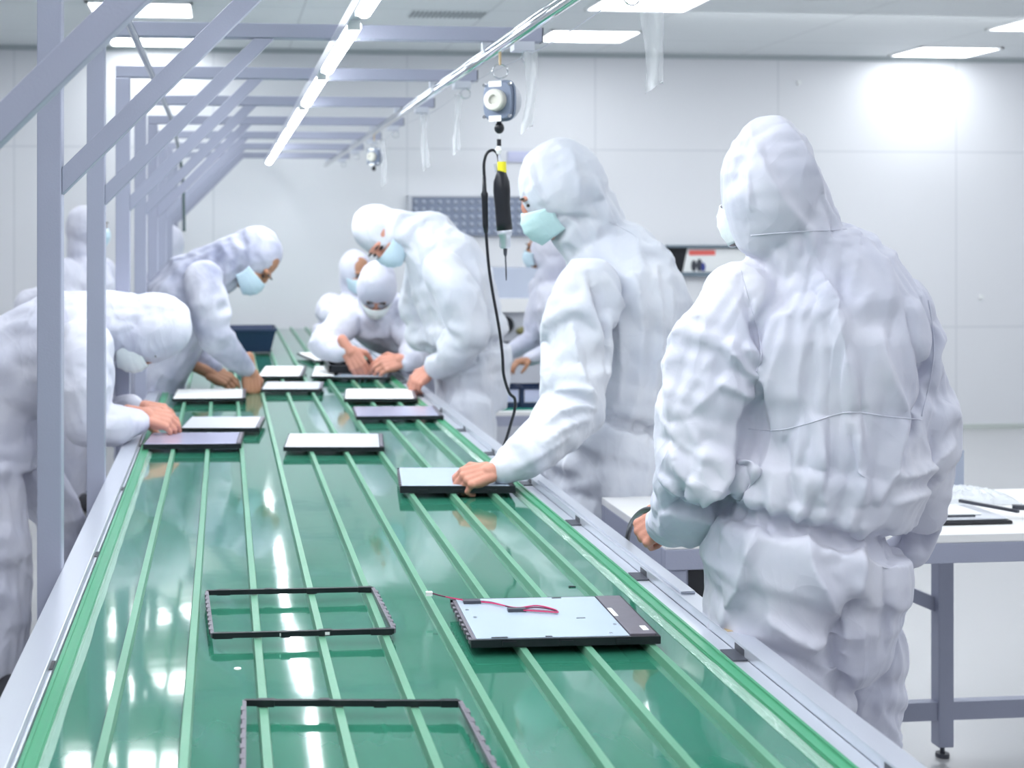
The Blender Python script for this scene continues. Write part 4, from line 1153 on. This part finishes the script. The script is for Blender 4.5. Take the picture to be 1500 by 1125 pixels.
# --- tall bent worker, right side further back
dp3 = 6.05
def C3(px, py, dd=0): return P(px, py, dp3 + dd)
person('tall worker in white coverall bent over the belt with one fist on a white panel',
    [(C3(690, 590), .17, .14), (C3(692, 545), .18, .15), (C3(688, 500), .165, .15), (C3(678, 460), .18, .16), (C3(662, 410), .20, .17), (C3(645, 372), .19, .15), (C3(622, 348), .13, .12), (C3(606, 340), .09, .09)],
    (-.3, 1, 0),
    [[(C3(650, 392, -.2), .09), (C3(672, 430, -.25), .095), (C3(690, 480, -.26), .085), (C3(668, 512, -.2), .078), (C3(640, 535, -.1), .05)],
     [(C3(625, 385, .17), .09), (C3(610, 440, .2), .08), (C3(618, 490, .2), .07), (C3(640, 500, .1), .05)]],
    [[(C3(690, 590, -.1), .105), (C3(700, 690, -.1), .085), (C3(700, 830, -.1), .075)], [(C3(690, 590, .1), .105), (C3(700, 690, .1), .085), (C3(700, 820, .1), .075)]],
    (C3(561, 343), (-.88, -.15, .38), (-.32, -.60, -.75)), suit='suit2', vox=.0125, amp=.019, seed=12, waist_i=2, mask='maskb',
    hands=[dict(w=C3(632, 540, -.05), fdir=(-.75, -.1, -.6), back=(-.3, -.6, .75), side=-1, curl=.7, vox=.004, s=1.15)], hs=1.05, faceoff=.012,
    hoodneck=[(C3(583, 334), .098), (C3(628, 350), .135)])

# --- crouched worker beyond him
dp4 = 6.95
def C4(px, py, dd=0): return P(px, py, dp4 + dd)
person('worker in white coverall crouching low over the black tray, face down',
    [(C4(630, 560, .45), .16, .14), (C4(625, 510, .4), .17, .15), (C4(600, 485, .25), .17, .15), (C4(570, 470, .1), .18, .15), (C4(552, 458, .0), .17, .13), (C4(550, 445, -.03), .09, .09)],
    (-.85, .5, 0),
    [[(C4(513, 462), .085), (C4(492, 480, -.1), .08), (C4(476, 500, -.15), .075), (C4(495, 512, -.22), .06), (C4(508, 512, -.26), .045)],
     [(C4(592, 470, -.05), .085), (C4(610, 500, -.2), .08), (C4(603, 522, -.3), .06), (C4(592, 530, -.32), .045)]],
    [[(C4(635, 560, .4), .1), (C4(640, 640, .4), .085), (C4(640, 780, .4), .07)], [(C4(620, 560, .55), .1), (C4(625, 640, .55), .085), (C4(625, 760, .55), .07)]],
    (C4(552, 424, -.14), (-.05, -.80, .55), (-.1, -.50, -.85)), vox=.0135, amp=.017, seed=21, mask='maskw', skin='skin', faceoff=.0, hs=1.05,
    hands=[dict(w=C4(510, 512, -.28), fdir=(.45, -.2, -.75), back=(-.3, -.7, .5), side=1, curl=.4, vox=.004, s=1.25),
           dict(w=C4(590, 528, -.33), fdir=(-.9, -.1, -.2), back=(.1, -.7, .6), side=-1, curl=.5, vox=.004, s=1.25)])

# --- left side, front bent worker
dp5 = 4.72
def C5(px, py, dd=0): return P(px, py, dp5 + dd)
person('worker in white coverall bent flat over the left rail, face down, behind the steel posts',
    [(C5(-12, 680), .16, .15), (C5(-15, 620), .18, .17), (C5(0, 560), .175, .17), (C5(45, 520), .18, .18), (C5(95, 492), .20, .17), (C5(135, 478), .18, .14), (C5(165, 470), .10, .10)],
    (.25, -1, 0),
    [[(C5(120, 505, -.2), .10), (C5(122, 560, -.24), .095), (C5(130, 610, -.24), .082), (C5(165, 618, -.2), .072), (C5(200, 615, -.1), .045)],
     [(C5(140, 500, .2), .09), (C5(150, 560, .22), .08), (C5(165, 600, .2), .06), (C5(192, 590, .12), .04)]],
    [[(C5(-18, 690, -.08), .115), (C5(2, 800, -.08), .10), (C5(8, 900, -.06), .09), (C5(2, 985, -.06), .08)],
     [(C5(30, 670, .15), .11), (C5(80, 740, .2), .09), (C5(105, 800, .25), .08), (C5(100, 950, .3), .07)]],
    (C5(214, 482), (.93, -.08, .16), (.16, -.30, -.93)), vox=.011, amp=.019, seed=31, mask='maskw', faceoff=.012, hs=1.04,
    hoodneck=[(C5(205, 468), .1), (C5(160, 470), .12)], hood=(.104, .115, .140), hoodback=.010,
    hands=[dict(w=C5(208, 608, -.08), fdir=(.92, .1, -.25), back=(.1, -.6, .8), side=1, curl=(.5, .55, .6, .65), vox=.0035, s=1.15),
           dict(w=C5(205, 597, .12), fdir=(.95, -.2, -.2), back=(0, -.5, .85), side=-1, curl=.45, vox=.0035, s=1.1)])

# --- left side, second worker
dp6 = 6.2
def C6(px, py, dd=0): return P(px, py, dp6 + dd)
person('worker in see-through greyish coverall leaning over the belt, tanned face in profile',
    [(C6(205, 640), .16, .15), (C6(205, 590), .18, .16), (C6(218, 540), .175, .16), (C6(240, 490), .18, .17), (C6(265, 440), .20, .17), (C6(288, 405), .17, .14), (C6(312, 388), .10, .10)],
    (.3, -1, 0),
    [[(C6(298, 405, -.18), .085), (C6(306, 440, -.22), .085), (C6(314, 485, -.22), .075), (C6(338, 515, -.15), .06), (C6(360, 538, -.08), .042)],
     [(C6(285, 410, .17), .08), (C6(290, 470, .2), .08), (C6(290, 520, .15), .07), (C6(312, 538, .08), .045)]],
    [[(C6(205, 640, -.1), .11), (C6(200, 720, -.1), .09), (C6(195, 830, -.1), .07)], [(C6(215, 640, .1), .11), (C6(215, 720, .1), .09), (C6(210, 820, .1), .07)]],
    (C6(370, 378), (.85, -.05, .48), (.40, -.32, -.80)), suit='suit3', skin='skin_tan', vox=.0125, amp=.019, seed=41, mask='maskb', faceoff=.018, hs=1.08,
    hoodneck=[(C6(350, 370), .098), (C6(300, 400), .13)],
    hands=[dict(w=C6(366, 542, -.07), fdir=(.1, -.1, -1), back=(.5, -.8, .1), side=1, curl=.9, vox=.004, s=1.25),
           dict(w=C6(305, 545, .05), fdir=(.8, -.1, -.35), back=(.2, -.6, .7), side=1, curl=.45, vox=.004, s=1.25)])

# --- far figures
def simple_person(label, c, dep, lean, facing, hp, seed, mask='maskb', skin='skin_tan', face=None, crown=None, suit='suit', hands=(), arms=None, hs=1.0):
    """standing figure: hp = head pixel; c = pelvis pixel"""
    H = P(hp[0], hp[1], dep); pel = P(c[0], c[1], dep); pel.z = .92
    fdir = V(facing).normalized(); rt = fdir.cross(ZUP).normalized()
    neck = H - V((0, 0, .17)) - fdir * .03
    def T(k): return pel.lerp(neck, k)
    ar = arms or []
    if not ar:
        for s_ in (-1, 1):
            sh = T(.86) + rt * .17 * s_; el = sh + V((0, 0, -.29)) + fdir * .03 + rt * .04 * s_; wr = el + fdir * .2 + V((0, 0, -.08)) - rt * .04 * s_
            ar.append([(sh, .08), (sh.lerp(el, .5), .075), (el, .07), (wr, .04)])
    hn = list(hands) or [dict(w=a[-1][0], fdir=fdir + V((0, 0, -.3)), back=(0, 0, 1), side=1, curl=.4, vox=.005) for a in ar]
    lg = []
    for s_ in (-1, 1):
        h0 = pel + rt * .09 * s_ - V((0, 0, .02)); lg.append([(h0, .105), (V((h0.x, h0.y, .5)), .085), (V((h0.x, h0.y, .1)), .07)])
    return person(label, [(T(-.06), .15, .13), (T(.05), .175, .145), (T(.25), .155, .13), (T(.5), .175, .15), (T(.75), .19, .15), (T(.9), .16, .12), (T(1.0), .085, .085)],
        rt, ar, lg, (H, crown or (0, 0, 1), face or tuple(fdir + V((0, 0, -.2)))), suit=suit, skin=skin, vox=.017, amp=.018, seed=seed, mask=mask, hands=hn, waist_i=2, hs=hs, faceoff=.012)
simple_person('standing worker in white hood and blue mask, seen between the first two posts at left', (120, 500), 7.9, 0, (.85, -.5, 0), (130, 333), 51, face=(.8, -.45, -.15))
simple_person('worker bent away behind the leftmost post, only a white back showing', (-55, 520), 7.0, 0, (1, 0, 0), (62, 455), 52, face=(.3, -.1, -.9), crown=(1, 0, .1))
simple_person('far worker in white hood behind the crouched worker, blue mask', (500, 560), 8.4, 0, (-.5, -.8, 0), (522, 398), 53, face=(.3, -.9, -.5), crown=(.1, -.3, .9))
simple_person('worker in white hood half hidden behind the worker at the screwdriver', (850, 560), 7.7, 0, (-1, -.2, 0), (800, 364), 54, face=(-.62, .45, -.6),
    )
simple_person('farthest worker at the back left, mostly behind the diagonal braces', (245, 500), 9.6, 0, (.9, -.3, 0), (250, 356), 55, face=(.1, 1, -.1))

# ================================================================ CAMERA, LIGHT, LOOK
cam = bpy.data.cameras.new('camera'); co = bpy.data.objects.new('camera', cam); COL.objects.link(co)
co.location = (0, 0, CAMH); co.rotation_euler = (math.pi / 2, 0, -PSI)
cam.sensor_width = 36; cam.sensor_fit = 'HORIZONTAL'; cam.lens = F / 1500 * 36
cam.shift_x = (750 - CX) / 1500; cam.shift_y = -(562.5 - CY) / 1500
cam.clip_start = .05; cam.clip_end = 60
cam.dof.use_dof = True; cam.dof.focus_distance = 2.65; cam.dof.aperture_fstop = 5.0
sc = bpy.context.scene; sc.camera = co

w = bpy.data.worlds.new('world'); sc.world = w; w.use_nodes = True
w.node_tree.nodes['Background'].inputs['Color'].default_value = (.9, .95, 1, 1)
w.node_tree.nodes['Background'].inputs['Strength'].default_value = .3
def area(name, loc, sx, sy, e, rot=(0, 0, 0), col=(.95, .98, 1)):
    l = bpy.data.lights.new(name, 'AREA'); l.shape = 'RECTANGLE'; l.size = sx; l.size_y = sy; l.energy = e; l.color = col
    o = bpy.data.objects.new(name, l); COL.objects.link(o); o.location = loc; o.rotation_euler = rot
    o.visible_glossy = False
    return o
area('light_hall', (1.9, 4.0, 2.95), 9, 11, 120)
area('light_tube_row', (.325, 4.6, 2.09), .12, 7.5, 50)
area('fill_light_wall_right', (5.6, 8.4, 2.85), 5.5, .5, 15, (math.radians(52), 0, 0))  # added fill without a fitting, brightens the right of the back wall
area('fill_light_wall_left', (-0.6, 8.6, 2.85), 3.5, .5, 2, (math.radians(52), 0, 0))  # weaker added fill, lifts the left of the back wall; no lamp hangs here
sc.view_settings.view_transform = 'Standard'
sc.view_settings.look = 'None'
sc.view_settings.exposure = 0.19
